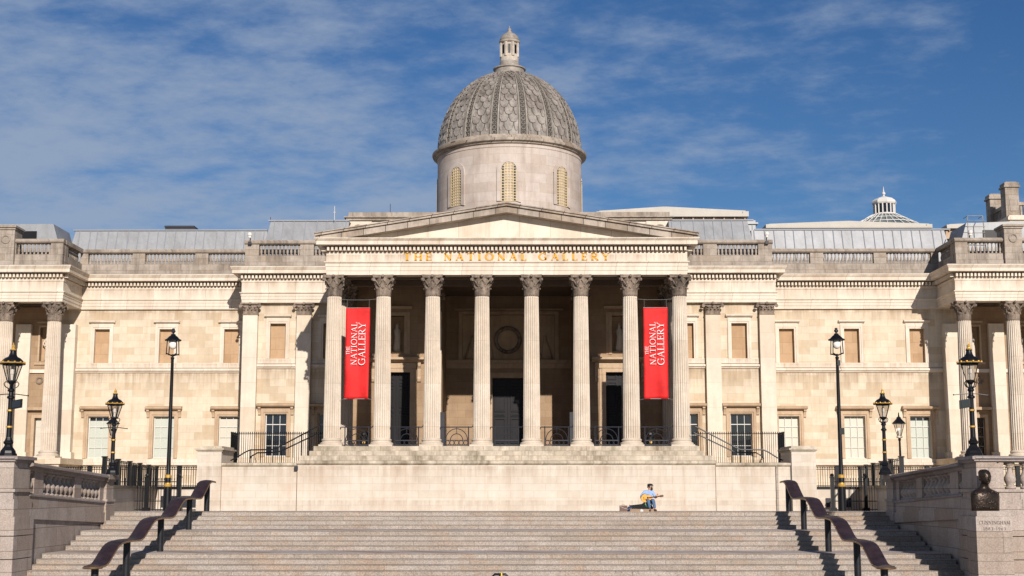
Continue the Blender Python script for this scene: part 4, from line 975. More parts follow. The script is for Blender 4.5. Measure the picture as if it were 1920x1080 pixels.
# ================================================================ banners
def banner(x, lab, xoff=0):
    t = thing('hanging_banner', lab, 'banner', (x, 92.65, 7.05), group='red banners between the portico columns'); hw = .82; H = 6.2
    b = MB(); nx, nz = 10, 30; vs = []
    for j in range(nz + 1):
        for i in range(nx + 1):
            u = i / nx; v = j / nz; vs.append((-hw + 2 * hw * u - .04 * (1 - v) ** 2, .06 * math.sin(u * 8 + v * 3.2 + x) * (1.15 - v) + .03 * math.sin(v * 13 + u * 4) + .012 * math.sin(u * 23 + v * 5) - .03, H * v))
    b.add(vs, [(j * (nx + 1) + i, j * (nx + 1) + i + 1, (j + 1) * (nx + 1) + i + 1, (j + 1) * (nx + 1) + i) for j in range(nz) for i in range(nx)]); o = b.build('fabric', RED, t, smooth=True)
    md = o.modifiers.new('s', 'SOLIDIFY'); md.thickness = .012
    b = MB()
    text(b, 'THE', (-.52, -.14, 2.98), (0, 0, 1), (-1, 0, 0), (0, -1, 0), .24, width=.56, track=.08, d=.012, bold=.7)
    text(b, 'NATIONAL', (-.03, -.14, 2.28), (0, 0, 1), (-1, 0, 0), (0, -1, 0), .40, width=2.92, track=.06, d=.012, bold=.62)
    text(b, 'GALLERY', (.54, -.14, 2.28), (0, 0, 1), (-1, 0, 0), (0, -1, 0), .47, width=2.90, track=.05, d=.012, bold=.62)
    b.build('lettering', WLET, t)
    b = MB(); b.tube([(-1.45, .1, H + .62), (-.6, .05, H + .55), (.6, .05, H + .55), (1.25, .1, H + .62)], .011, 4)
    for e in (-.75, .75): b.tube([(e, 0, H), (e, .05, H + .56)], .009, 4)
    b.tube([(-hw - .04, 0, 0), (-1.15, .1, -.08)], .014, 4); b.tube([(hw, 0, 0), (1.1, .1, -.06)], .014, 4); b.tube([(-hw - .05, 0, .0), (hw, 0, .0)], .025, 5); b.tube([(-hw, 0, H), (hw, 0, H)], .025, 5)
    b.build('rigging', RIG, t)
banner(-10.12, 'red banner hanging left of the portico, between the first two columns'); banner(10.12, 'red banner hanging right of the portico, between the last two columns')

# ================================================================ portico railings
rl = thing('portico_railing', '', 'railing', (0, 93, 3.84), group='arched iron railings between the portico columns')
b = MB(); HW = .80; b.tube([(-HW, 0, 0), (-HW, 0, 1.38)], .04); b.tube([(HW, 0, 0), (HW, 0, 1.38)], .04); b.build('posts', IRON, rl)
b = MB(); b.tube([(-1.12, 0, 1.18), (-1.10, 0, 1.30), (-1.02, 0, 1.33), (1.02, 0, 1.33), (1.10, 0, 1.38), (1.12, 0, 1.5)], .038); b.tube([(-HW, 0, .12), (HW, 0, .12)], .035); b.tube([(-HW, 0, .44), (HW, 0, .44)], .03); b.build('rails', IRON, rl)
b = MB()
for r_ in (.74, .42): b.tube([(r_ * math.cos(R(q)), 0, .44 + r_ * 1.05 * math.sin(R(q))) for q in range(0, 181, 12)], .028, 5)
for i in range(5): b.tube([(-.62 + i * .31 + .145 * math.cos(R(q)), 0, .28 + .145 * math.sin(R(q))) for q in range(0, 360, 36)], .024, 5, closed=True)
b.tube([(0, 0, .9), (0, 0, 1.33)], .02, 4); b.build('arches', IRON, rl)
names = ['before the left bin', 'below the left side door', 'left of the tall centre door', 'before the tall centre door', 'right of the tall centre door', 'below the right side door', 'before the right bin']
xs = [(-CX[i] - CX[i + 1]) / 2 for i in range(3)] + [0] + [(CX[i] + CX[i + 1]) / 2 for i in (2, 1, 0)]
for i, x in enumerate(xs):
    lab = 'grey arched iron railing %s, %s gap of the portico' % (names[i], ['first', 'second', 'third', 'middle', 'fifth', 'sixth', 'last'][i])
    if i == 0: rl.location = (x, 93, 3.84); rl['label'] = lab
    else: dup(rl, (x, 93, 3.84), lab)
for s, lab in ((-1, 'black domed litter bin inside the portico at left'), (1, 'black domed litter bin inside the portico at right')):
    t = thing('litter_bin', lab, 'bin', (s * 10.0 + .0, 96.5, 3.84), group='litter bins in the portico')
    b = MB(); b.lathe([(.30, 0), (.30, .72), (.33, .74), (.33, .78)], n=14); b.build('body', BLACK, t, smooth=False)
    b = MB(); b.lathe([(.34, .95), (.30, 1.08), (.18, 1.18), (0, 1.2)], n=14)
    for k in range(4): a = k * math.pi / 2 + .7; b.tube([(.3 * math.cos(a), .3 * math.sin(a), .75), (.3 * math.cos(a), .3 * math.sin(a), .97)], .04, 5)
    b.build('lid', BLACK, t)
    b = MB(); b.box(-.1, .1, -.315, -.295, .35, .5); b.build('plate', GOLD, t)
for s, lab in ((-1, 'narrow dark notice board against the portico wall, left'), (1, 'narrow dark notice board against the portico wall, right')):
    t = thing('notice_board', lab, 'sign', (s * 4.75 - (.1 if s < 0 else 0), 101.2, 3.84)); b = MB(); b.box(-.2, .2, 0, .06, .1, 2.8); b.build('panel', IRON, t); b = MB(); b.box(-.25, .25, -.15, .2, 0, .1); b.build('foot', IRON, t)

# ================================================================ fences
def fence(pts, z0, z1, lab, bar=.14, post=2.0, pw=.09, spike=.12, rails=(.12, .92), panel_top=None, nm='iron_fence', group=None, mat_=BLACK, ballpost=True, br=.014):
    o = Vector((pts[0][0], pts[0][1], z0)); t = thing(nm, lab, 'fence', o, group=group); H = z1 - z0
    for a, c in zip(pts, pts[1:]):
        A_, C_ = Vector((a[0], a[1], 0)) - Vector((o.x, o.y, 0)), Vector((c[0], c[1], 0)) - Vector((o.x, o.y, 0)); d = C_ - A_; Ln = d.length; d.normalize(); b = MB()
        n = max(1, int(Ln / bar))
        for i in range(n + 1):
            p = A_ + d * (Ln * i / n); b.tube([(p.x, p.y, .02), (p.x, p.y, H - spike)], br, 4); b.tube([(p.x, p.y, H - spike), (p.x, p.y, H - spike * .7), (p.x, p.y, H)], [br, br * 2.2, .002], 4)
        for f in rails: b.tube([A_ + Vector((0, 0, H * f)), C_ + Vector((0, 0, H * f))], .028, 4)
        b.build('railing_panel', mat_, t)
        k = max(1, round(Ln / post)) if post else 0
        for i in range(k + 1 if k else 0):
            p = A_ + d * (Ln * i / k); b = MB(); b.box(p.x - pw, p.x + pw, p.y - pw, p.y + pw, -.02, H); b.box(p.x - pw * 1.35, p.x + pw * 1.35, p.y - pw * 1.35, p.y + pw * 1.35, H, H + .07)
            if ballpost: b.ball((p.x, p.y, H + .15), pw * 1.1, n=8, m=6); b.box(p.x - pw * 1.8, p.x + pw * 1.8, p.y - pw * 1.8, p.y + pw * 1.8, -.02, .22)
            b.build('post', mat_, t)
    return t
for s, side in ((-1, 'left'), (1, 'right')):
    fence([(s * 19.5, 99.5), (s * 19.45, 97), (s * 13.0, 97)], 2.66, 5.05, 'thin spiked black railing on the podium %s of the portico' % side, bar=.15, post=0, spike=.14, rails=(.03, .93), br=.02)
    fence([(s * 24.3, 86), (s * 20.25, 86)], -.33, 1.72, 'black iron gate fence with ball topped posts at the foot of the podium, %s' % side, bar=.16, post=1.95, pw=.11, rails=(.05, .3, .88), br=.02)
    fence([(s * 20.6, 71.5), (s * 25.4, 100)], 1.2, 2.62, 'heavy black railing running back beside the terrace, %s' % side, bar=.9, post=5.7, pw=.10, rails=(.92, .98), spike=.05, br=.03, ballpost=False)
    fence([(s * 40, 100), (s * 20.5, 100)], 1.2, 2.66, 'black spiked fence in front of the %s wing plinth' % side, bar=.17, post=3.4, pw=.13, rails=(.05, .86, .97), br=.022, ballpost=False)
    # raised platform with pale retaining wall (area wall)
    t = thing('retaining_wall', 'pale area wall carrying the black railings before the %s wing' % side, 'wall', (s * 24, 90, -.4))
    b = MB(); P_ = [(20.5, 71.4), (25.4, 100.1), (20.3, 100.1), (20.3, 104.5), (20.3, 108.6), (62, 108.6), (62, 71.4)]
    P_ = [(s * x - s * 24, y - 90) for x, y in P_]; b.prism(P_, 0, 1.45, 'z'); b.build('wall_face', POD, t)
    b = MB(); Q = [(20.35, 71.3), (25.25, 100.0), (20.3, 100.0), (20.3, 100.5), (25.8, 100.5), (20.95, 71.3)]
    b.prism([(s * x - s * 24, y - 90) for x, y in Q], 1.45, 1.62, 'z'); b.build('dark_kerb', BLACK, t)
    if s < 0: b = MB(); b.box(-1.0, 2.6, 10.0, 10.09, .15, .95); b.build('basement_window', IRON, t)
    else:
        for x0 in (-1.1, .15, 1.4): b = MB(); b.box(x0, x0 + .55, 10.0, 10.09, .15, .8); b.build('basement_window', IRON, t)
    # stair handrails on the podium
    t = thing('stair_handrail', 'black double handrail descending beside the %s end of the portico' % side, 'handrail', (s * 13.4, 91.6, 2.66)); b = MB()
    def q(x, z): return (s * (x - 13.4), 0, z - 2.66)
    def q2(x, z): return (s * (x - 13.4), .4, z - 2.66)
    b.tube([q(12.55, 5.15), q(15.2, 3.75), q(15.5, 3.62), q(17.0, 3.60), q(17.3, 3.48), q(17.9, 3.1), q(18.3, 2.9)], .045, 6)
    b.tube([q2(12.5, 4.75), q2(15.0, 3.55), q2(15.4, 3.45), q2(16.6, 3.42), q2(17.0, 3.2), q2(17.1, 3.0)], .045, 6); b.build('rails', BLACK, t)
    for f, x, z in ((q, 17.0, 3.6), (q, 15.5, 3.6), (q2, 16.4, 3.42), (q2, 15.0, 3.5), (q, 13.6, 4.55)): b = MB(); x_, y_, z_ = f(x, z); b.tube([(x_, y_, 0), (x_, y_, z_)], .035, 5); b.build('upright', BLACK, t)

# ================================================================ lamps
def ornate_lamp(loc, lab, kscale=1., bars=True, flood=0, label_group='black and gold lantern posts on the balustrade piers', zr=0):
    t = thing('lantern_post', lab, 'street lamp', loc, rz=zr, group=label_group); S = kscale
    sc3 = lambda P_: [(r * S, z * S) for r, z in P_]
    b = MB(); b.lathe(sc3([(.34, 0), (.34, .09), (.30, .11), (.28, .2), (.17, .34), (.13, .42), (.18, .47), (.19, .53), (.14, .58), (.11, .66), (.10, .7)]), n=8); b.build('base', BLACK, t)
    b = MB(); b.lathe(sc3([(.10, .68), (.095, .9), (.085, 2.05), (.09, 2.1), (.14, 2.13), (.14, 2.18), (.09, 2.22), (.08, 2.35), (.13, 2.4), (.11, 2.46), (.07, 2.5), (.06, 2.62), (.10, 2.66), (.14, 2.72)]), n=12); b.build('pole', BLACK, t, ang=40)
    for z in (1.04, 1.64): b = MB(); b.lathe(sc3([(.097, z), (.112, z + .01), (.112, z + .06), (.097, z + .07)]), n=12); b.build('gold_ring', GOLD, t)
    if bars: b = MB(); b.tube([(-.62 * S, 0, 2.24 * S), (-.2 * S, 0, 2.28 * S), (.2 * S, 0, 2.28 * S), (.62 * S, 0, 2.22 * S)], .018, 5); b.ball((-.64 * S, 0, 2.24 * S), .03, n=6, m=4); b.ball((.64 * S, 0, 2.22 * S), .03, n=6, m=4); b.build('ladder_bar', BLACK, t)
    b = MB()
    for k in range(4):   # scroll brackets under the lantern
        a = k * math.pi / 2 + .3; c, s_ = math.cos(a), math.sin(a); b.tube([(x * c * S, x * s_ * S, z * S) for x, z in ((.09, 2.48), (.22, 2.56), (.26, 2.66), (.20, 2.74), (.14, 2.70))], .02, 5)
    b.build('scrolls', BLACK, t)
    b = MB()
    for k in range(6):
        a = k * math.pi / 3 + .2; c, s_ = math.cos(a), math.sin(a); b.tube([(.16 * c * S, .16 * s_ * S, 2.76 * S), (.345 * c * S, .345 * s_ * S, 3.36 * S)], .018, 4)
    for r_, z in ((.165, 2.76), (.345, 3.35)): b.tube([(r_ * math.cos(k * math.pi / 3 + .2) * S, r_ * math.sin(k * math.pi / 3 + .2) * S, z * S) for k in range(6)], .02, 4, closed=True)
    b.lathe(sc3([(.16, 2.72), (.17, 2.78), (.0, 2.79)]), n=6); fr = b.build('lantern_frame', BLACK, t)
    b = MB(); vs = [(r_ * math.cos(k * math.pi / 3 + .2) * S, r_ * math.sin(k * math.pi / 3 + .2) * S, z * S) for r_, z in ((.155, 2.78), (.335, 3.34)) for k in range(6)]; b.add(vs, [(k, (k + 1) % 6, 6 + (k + 1) % 6, 6 + k) for k in range(6)]); b.build('glass', LGLASS, fr)
    b = MB(); b.lathe(sc3([(.045, 2.8), (.05, 3.0), (.075, 3.02), (.075, 3.2), (0, 3.24)]), n=8); b.build('lamp_bulb', LAMPG, fr)
    b = MB(); b.lathe(sc3([(.33, 3.37), (.44, 3.38), (.45, 3.42), (.40, 3.45)]), n=18)
    for k in range(12): a = k * math.pi / 6; b.ball((.43 * math.cos(a) * S, .43 * math.sin(a) * S, 3.44 * S), .045 * S, n=6, m=4)
    b.build('gilded_brim', GOLD, t)
    b = MB(); b.lathe(sc3([(.455, 3.37), (.46, 3.40), (.45, 3.405)]), n=18); b.lathe(sc3([(.40, 3.44), (.37, 3.52), (.29, 3.60), (.17, 3.66), (.12, 3.76), (.10, 3.86), (.12, 3.87), (.12, 3.90), (0, 3.92)]), n=14); b.build('hood', BLACK, t, ang=40)
    b = MB(); b.lathe(sc3([(.11, 3.90), (.12, 3.93), (.06, 3.96), (.05, 4.0), (.07, 4.04), (.05, 4.08), (.02, 4.12), (.015, 4.18), (0, 4.2)]), n=10); b.build('finial', GOLD, t)
    if flood:
        b = MB(); b.box(flood * .1 - .0, flood * .48, -.2, -.1, 1.74, 2.06); b.tube([(0, 0, 1.95), (flood * .25, -.1, 1.95)], .03, 5); b.v = [(x, y, z + (x - flood * .29) * .18) for x, y, z in b.v]; o = b.build('floodlight', BLACK, t)
        b = MB(); b.box(flood * .14, flood * .44, -.215, -.2, 1.78, 2.02); b.v = [(x, y, z + (x - flood * .29) * .18) for x, y, z in b.v]; b.build('floodlight_glass', DARKG, o)
    return t
ornate_lamp((-17.85, 50.55, 2.17), 'black and gold lantern on the near left balustrade pier with a floodlight', bars=True, flood=1)
ornate_lamp((17.5, 50.55, 2.17), 'black and gold lantern on the near right balustrade pier above the bust', flood=-1)
ornate_lamp((-17.2, 61.4, 1.62), 'black and gold lantern on the far left pier at the stair head', kscale=.92)
ornate_lamp((17.1, 61.4, 1.62), 'black and gold lantern on the far right pier at the stair head', kscale=.92, bars=False)
for s, lab in ((-1, 'smaller plain black lantern post behind the far left pier'), (1, 'smaller plain black lantern post standing right of the far right pier lamp')):
    t = thing('street_lamp', lab, 'street lamp', (s * 24.25, 85, 1.05), group='plain black lantern posts beyond the terrace')
    b = MB(); b.lathe([(.22, 0), (.22, .25), (.17, .3), (.15, 1.2), (.2, 1.25), (.08, 1.4), (.06, 2.9), (.1, 2.95), (.06, 3.1)], n=8); b.build('pole', BLACK, t)
    b = MB()
    for k in range(4): a = k * math.pi / 2 + .785; b.tube([(.14 * math.cos(a), .14 * math.sin(a), 3.25), (.36 * math.cos(a), .36 * math.sin(a), 3.95)], .025, 4); b.tube([(0, 0, 3.05), (.2 * math.cos(a), .2 * math.sin(a), 3.12), (.14 * math.cos(a), .14 * math.sin(a), 3.25)], .02, 4)
    for r_, z in ((.14, 3.25), (.36, 3.95)): b.tube([(r_ * math.cos(k * math.pi / 2 + .785), r_ * math.sin(k * math.pi / 2 + .785), z) for k in range(4)], .025, 4, closed=True)
    b.lathe([(.42, 3.95), (.42, 3.99), (.26, 4.15), (.14, 4.28), (.14, 4.34), (.05, 4.4), (.03, 4.62), (0, 4.66)], n=8); b.build('lantern', BLACK, t)
    b = MB(); vs = [(r_ * math.cos(k * math.pi / 2 + .785), r_ * math.sin(k * math.pi / 2 + .785), z) for r_, z in ((.13, 3.26), (.35, 3.94)) for k in range(4)]; b.add(vs, [(k, (k + 1) % 4, 4 + (k + 1) % 4, 4 + k) for k in range(4)]); b.build('glass', LGLASS, t)
    b = MB(); b.lathe([(.06, 3.25), (.09, 3.5), (0, 3.6)], n=8); b.build('lamp_bulb', LAMPG, t)
def tall_lamp(loc, lab, box=False):
    t = thing('tall_street_lamp', lab, 'street lamp', loc, group='tall black street lamps at the head of the stairs')
    b = MB(); b.lathe([(.19, 0), (.165, 1.1)], n=12); b.build('base', BLACK, t, ang=40)
    b = MB(); b.lathe([(.165, 1.1), (.18, 1.12), (.18, 1.18), (.14, 1.22), (.13, 1.30)], n=12); b.build('gold_collar', GOLD, t, ang=40); b = MB(); b.lathe([(.13, 1.50), (.15, 1.52), (.15, 1.62), (.11, 1.66)], n=12); b.build('gold_collar', GOLD, t, ang=40)
    b = MB(); b.lathe([(.135, 1.28), (.14, 1.5), (.11, 1.64), (.10, 2.2), (.085, 5.0), (.07, 7.0), (.09, 7.05), (.09, 7.1), (.05, 7.12), (.05, 7.25)], n=10); b.build('pole', BLACK, t, ang=40)
    b = MB()
    for k in range(4): a = k * math.pi / 2 + .785; c, s_ = math.cos(a), math.sin(a); b.tube([(0, 0, 7.16), (.16 * c, .16 * s_, 7.22), (.34 * c, .34 * s_, 7.27), (.34 * c, .34 * s_, 7.38), (.28 * c, .28 * s_, 7.36)][:3], .03, 5); b.tube([(.34 * c, .34 * s_, 7.22), (.30 * c, .30 * s_, 7.92)], .024, 5)
    b.build('lantern_frame', BLACK, t)
    b = MB(); b.ball((0, 0, 7.72), .20, .20, .24, 14, 10); b.build('lamp_globe', LAMPG, t, smooth=True)
    b = MB(); b.lathe([(.38, 7.88), (.39, 7.93), (.30, 7.97), (.20, 8.08), (.12, 8.14), (.10, 8.2)], n=14); b.build('hood', BLACK, t, ang=40)
    b = MB(); b.lathe([(.05, 8.2), (.05, 8.26), (.10, 8.3), (.10, 8.36), (.06, 8.4), (.07, 8.46), (0, 8.48)], n=10); b.build('finial', IRON, t)
    if box: b = MB(); b.box(-.02, .12, -.1, .06, 6.7, 6.95); b.box(-.02, .2, -.1, .08, 3.5, 3.8); b.tube([(.1, 0, 6.7), (.18, 0, 6.5), (.08, 0, 6.4)], .012, 4); b.build('control_box', BLACK, t)
tall_lamp((-15.36, 64, 0), 'tall thin black street lamp left of the stairs with round globe'); tall_lamp((15.74, 64, 0.0), 'tall thin black street lamp right of the stairs with small boxes on its pole', True)

# ================================================================ stair handrails
def handrail(s):
    t = thing('stair_rail', 'broad wavy bronze handrail down the %s side of the stairs' % ('left' if s < 0 else 'right'), 'handrail', (-13.18 if s < 0 else 12.98, 0, 0), group='bronze handrails on the stairs')
    # height path along y: level over landings, falling over flights
    key = [(62.95, 1.33), (62.2, 1.36), (61.7, 1.27), (60.45, .67), (60.0, .60), (58.2, .62), (57.45, .60), (56.95, .50), (55.75, -.03), (55.3, -.12), (53.7, -.10), (52.95, -.14), (52.45, -.24), (51.25, -.76), (50.8, -.84), (49.2, -.82), (48.45, -.86), (47.95, -.98), (46.9, -1.48), (46.5, -1.54), (46.0, -1.54)]
    # fine smooth the corners
    P_ = [Vector(k) for k in key]
    for _ in range(2):
        Q = [P_[0]]
        for a, c in zip(P_, P_[1:]): Q += [a.lerp(c, .18), a.lerp(c, .82)]
        Q.append(P_[-1]); P_ = Q
    prof = [(-.285, -.06), (-.275, 0), (-.24, .02), (-.12, .045), (0, .055), (.12, .045), (.24, .02), (.275, 0), (.285, -.06), (0, -.03)]
    b = MB(); n = len(P_); k = len(prof); vs = []
    for i, p in enumerate(P_):
        d = (P_[min(i + 1, n - 1)] - P_[max(i - 1, 0)]).normalized(); nn_ = Vector((d.y, -d.x)) 
        if nn_.y < 0: nn_ = -nn_
        for x, o in prof: vs.append((x, p.x + nn_.x * o, p.y + nn_.y * o))
    for i in range(n - 1):
        for j in range(k):
            b.mi = 1 if j in (0, 7) else 0
            b.add([vs[i * k + j], vs[i * k + (j + 1) % k], vs[(i + 1) * k + (j + 1) % k], vs[(i + 1) * k + j]], [(0, 1, 2, 3)])
    b.add(vs[:k], [tuple(range(k))]); b.add(vs[-k:], [tuple(range(k))]); b.mi = 0
    b.build('rail', [RAILB, RAILE], t, ang=50)
    b = MB()
    for i in range(3, n - 3, 6):
        for e in (-.285, .285): b.ball((e, P_[i].x, P_[i].y - .03), .028, n=6, m=4)
    b.build('fixing_bolts', RAILE, t)
    for y, zt, zb in ((62.45, 1.30, 0), (59.2, .58, -.72), (54.6, -.15, -1.44), (50.0, -.88, -2.16), (46.35, -1.58, -2.9)):
        b = MB(); b.lathe([(.125, zb), (.125, zt - .02)], n=16); o = b.build('post', RAILP, t, ang=40); o.location = (0, y, 0)
    b = MB(); b.lathe([(.0, -1.64), (.30, -1.63), (.33, -1.60), (.33, -1.57), (.28, -1.55), (0, -1.55)], n=24); o = b.build('end_disc', RAILE, t, ang=40); o.location = (0, 46.1, 0)
handrail(-1); handrail(1)

# ================================================================ bust and pedestal
t = thing('bust_pedestal', 'pale granite pedestal carved CUNNINGHAM 1883-1963 under the bust', 'pedestal', (17.5, 49.2, -2.9))
b = MB(); 
for z0, z1 in ((-.6, 1.385), (1.40, 2.19), (2.205, 2.93)): b.box(-.67, .67, -.55, .5, z0, z1)
b.box(-.65, .65, -.53, .5, -.6, 2.94)
b.box(-.60, .60, -.48, .5, 2.945, 3.12); b.v = [(x * .93 - .04, y, z) for x, y, z in b.v]; b.build('plinth', GRAN, t)
b = MB(); text(b, 'CUNNINGHAM', (-.56, -.553, 2.66), (1, 0, 0), (0, 0, 1), (0, -1, 0), .12, width=1.08, track=.08, d=.004); text(b, '1883-1963', (-.42, -.553, 2.46), (1, 0, 0), (0, 0, 1), (0, -1, 0), .10, width=.78, track=.22, d=.004); b.build('inscription', INCIS, t)
t = thing('bronze_bust', 'dark bronze bust of a bald man in front of the right balustrade', 'sculpture', (17.40, 49.2, .222), rz=R(14))
b = MB()
b.loft([(0, .05, 0, .50, .24), (0, .05, .15, .51, .25), (0, .05, .35, .52, .26), (0, .05, .52, .525, .27), (0, .06, .61, .505, .26), (0, .07, .67, .45, .23), (0, .08, .72, .35, .20), (0, .08, .77, .24, .17), (0, .08, .82, .175, .155), (0, .06, .87, .155, .155), (0, .05, .92, .15, .15),
        (0, .02, .96, .15, .17), (0, -.02, .99, .15, .19), (0, -.03, 1.05, .17, .21), (0, -.02, 1.15, .19, .225), (0, 0, 1.25, .20, .235), (0, .02, 1.34, .195, .225), (0, .04, 1.41, .15, .18), (0, .05, 1.45, .07, .10)], 24)
b.v = [(x * (1.07 if z < .8 else 1.04), y, z) for x, y, z in b.v]; o = b.build('torso_and_head', BRONZ, t, smooth=True)
b = MB()
b.ball((0, -.245, 1.11), .03, .05, .06, 8, 6); b.tube([(0, -.205, 1.2), (0, -.25, 1.12)], [.02, .032], 6)
for s in (-1, 1): b.ball((s * .19, .03, 1.13), .03, .05, .07, 8, 6); b.tube([(s * .04, -.212, 1.205), (s * .09, -.212, 1.215), (s * .14, -.18, 1.20)], .02, 5); b.ball((s * .075, -.195, 1.165), .03, .02, .015, 6, 4)
b.tube([(-.06, -.21, 1.035), (0, -.235, 1.04), (.06, -.21, 1.035)], .016, 5); b.ball((0, -.20, .975), .06, .04, .04, 8, 6)
for s in (-1, 1): b.ball((s * .43, .03, .60), .10, .17, .075, 10, 7)
for i in range(40):
    a = random.uniform(-2.8, -.35); z = random.uniform(.05, .68); rr = .50 - .03 * max(0, z - .5) / .2; b.ball((rr * .98 * math.cos(a), .05 + .25 * math.sin(a), z), .05, .025, .04, 6, 4)
b.build('face_and_medals', BRONZ, t, smooth=True)

# ================================================================ busker
def skin(name, verts, edges, radii, m, parent, sub=2, root=0):
    me = bpy.data.meshes.new(name); me.from_pydata(verts, edges, []); me.materials.append(m); o = bpy.data.objects.new(name, me); COL.objects.link(o); o.parent = parent
    md = o.modifiers.new('skin', 'SKIN'); md.use_smooth_shade = True
    lay = me.skin_vertices[0] if me.skin_vertices else None
    if lay is None:
        bpy.context.view_layer.objects.active = o; me.skin_vertices  # created with the modifier
    for i, r in enumerate(radii):
        q = me.skin_vertices[0].data[i]; q.radius = r if isinstance(r, tuple) else (r, r); q.use_root = (i == root)
    s = o.modifiers.new('sub', 'SUBSURF'); s.levels = sub; s.render_levels = sub
    dg = bpy.context.evaluated_depsgraph_get(); nm = bpy.data.meshes.new_from_object(o.evaluated_get(dg)); o.modifiers.clear(); o.data = nm; nm.name = name
    nm.shade_smooth()
    return o
PB = (6.72, 62.75, 0)
t = thing('person', 'seated guitarist in pale denim shirt, jeans and black cap, at the stair head', 'person', PB)
V = {'pel': (0, .02, .46), 'wst': (.0, 0, .60), 'che': (.02, -.02, .80), 'neck': (.05, -.03, .94), 'hd0': (.07, -.05, 1.0), 'hd1': (.09, -.06, 1.10),
     'rs': (-.17, -.02, .87), 're': (-.34, -.08, .66), 'rw': (-.20, -.30, .50), 'ls': (.20, -.02, .87), 'le': (.30, -.10, .62), 'lw': (.37, -.30, .66),
     'rh': (-.09, .0, .46), 'rk': (-.04, -.40, .50), 'ra': (.03, -.32, .09), 'rt': (.03, -.50, .04), 'lh': (.10, .0, .46), 'lk': (.18, -.42, .50), 'la': (.25, -.40, .09), 'lt': (.28, -.58, .04)}
K_ = list(V); ix = {k: i for i, k in enumerate(K_)}
E_ = [('pel', 'wst'), ('wst', 'che'), ('che', 'neck'), ('neck', 'hd0'), ('hd0', 'hd1'), ('che', 'rs'), ('rs', 're'), ('re', 'rw'), ('che', 'ls'), ('ls', 'le'), ('le', 'lw'), ('pel', 'rh'), ('rh', 'rk'), ('rk', 'ra'), ('ra', 'rt'), ('pel', 'lh'), ('lh', 'lk'), ('lk', 'la'), ('la', 'lt')]
rad = dict(pel=(.13, .11), wst=(.13, .10), che=(.15, .11), neck=.055, hd0=(.07, .085), hd1=(.085, .10), rs=.06, re=.045, rw=.03, ls=.06, le=.045, lw=.03, rh=.085, rk=.06, ra=.04, rt=.035, lh=.085, lk=.06, la=.04, lt=.035)
body = skin('body', [V[k] for k in K_], [(ix[a], ix[c]) for a, c in E_], [rad[k] for k in K_], SKIN, t)
def part(name, keys, edges, rads, m):
    i2 = {k: i for i, k in enumerate(keys)}; return skin(name, [V[k] for k in keys], [(i2[a], i2[c]) for a, c in edges], rads, m, t)
V['rc'] = (-.23, -.26, .53); V['lc'] = (.355, -.26, .65); V['rank'] = (.028, -.33, .12); V['lank'] = (.245, -.405, .12)
part('denim_shirt', ['pel', 'wst', 'che', 'nk', 'rs', 're', 'rc', 'ls', 'le', 'lc'] if V.setdefault('nk', (.045, -.03, .915)) else 0, [('pel', 'wst'), ('wst', 'che'), ('che', 'nk'), ('che', 'rs'), ('rs', 're'), ('re', 'rc'), ('che', 'ls'), ('ls', 'le'), ('le', 'lc')], [(.15, .13), (.155, .125), (.175, .13), .08, .082, .068, .055, .082, .068, .055], DENIMS)
part('jeans', ['pel', 'rh', 'rk', 'rank', 'lh', 'lk', 'lank'], [('pel', 'rh'), ('rh', 'rk'), ('rk', 'rank'), ('pel', 'lh'), ('lh', 'lk'), ('lk', 'lank')], [(.14, .12), .10, .085, .065, .10, .085, .065], JEANS)
b = MB()
for a, k in ((V['ra'], V['rt']), (V['la'], V['lt'])): b.tube([(a[0], a[1] + .06, .05), (a[0], a[1], .065), (k[0], k[1], .05), (k[0], k[1] - .05, .035)], [.035, .055, .05, .03], 8)
b.build('shoes', WOOD, t, smooth=True)
HR = Matrix.Rotation(R(48), 3, 'Z')
def turn(mb):
    c = Vector((.09, -.06, 0)); mb.v = [tuple(HR @ (Vector(p) - c) + c) for p in mb.v]; return mb
b = MB(); b.lathe([(.112, 1.135), (.12, 1.15), (.125, 1.175), (.118, 1.20), (.09, 1.225), (.05, 1.238), (0, 1.242)], cx=.085, cy=-.05, n=16, sy=1.12); b.prism([(.085 + .10 * math.cos(R(q)), -.12 + .10 * math.sin(R(q)) * 1.1) for q in range(180, 361, 15)], 1.14, 1.155, 'z'); turn(b).build('cap', CAPC, t, ang=50)
b = MB(); b.ball((.10, -.125, 1.0), .07, .055, .065, 10, 7); b.ball((.02, -.02, 1.09), .045, .09, .06, 8, 6); turn(b).build('beard_and_hair', BEARD, t, smooth=True)
b = MB(); b.ball((.11, -.175, 1.075), .018, .028, .025, 8, 5)
for e in (-1, 1): b.ball((.095 + e * .1, -.04, 1.07), .018, .03, .035, 6, 5)
turn(b).build('nose_and_ears', SKIN, t, smooth=True)
b = MB()
for e in (-1, 1): b.ball((.10 + e * .045, -.155, 1.10), .032, .012, .022, 8, 5)
b.tube([(.0, -.09, 1.105), (.06, -.16, 1.105), (.14, -.16, 1.105), (.20, -.08, 1.105)], .006, 4); turn(b).build('sunglasses', CAPC, t)
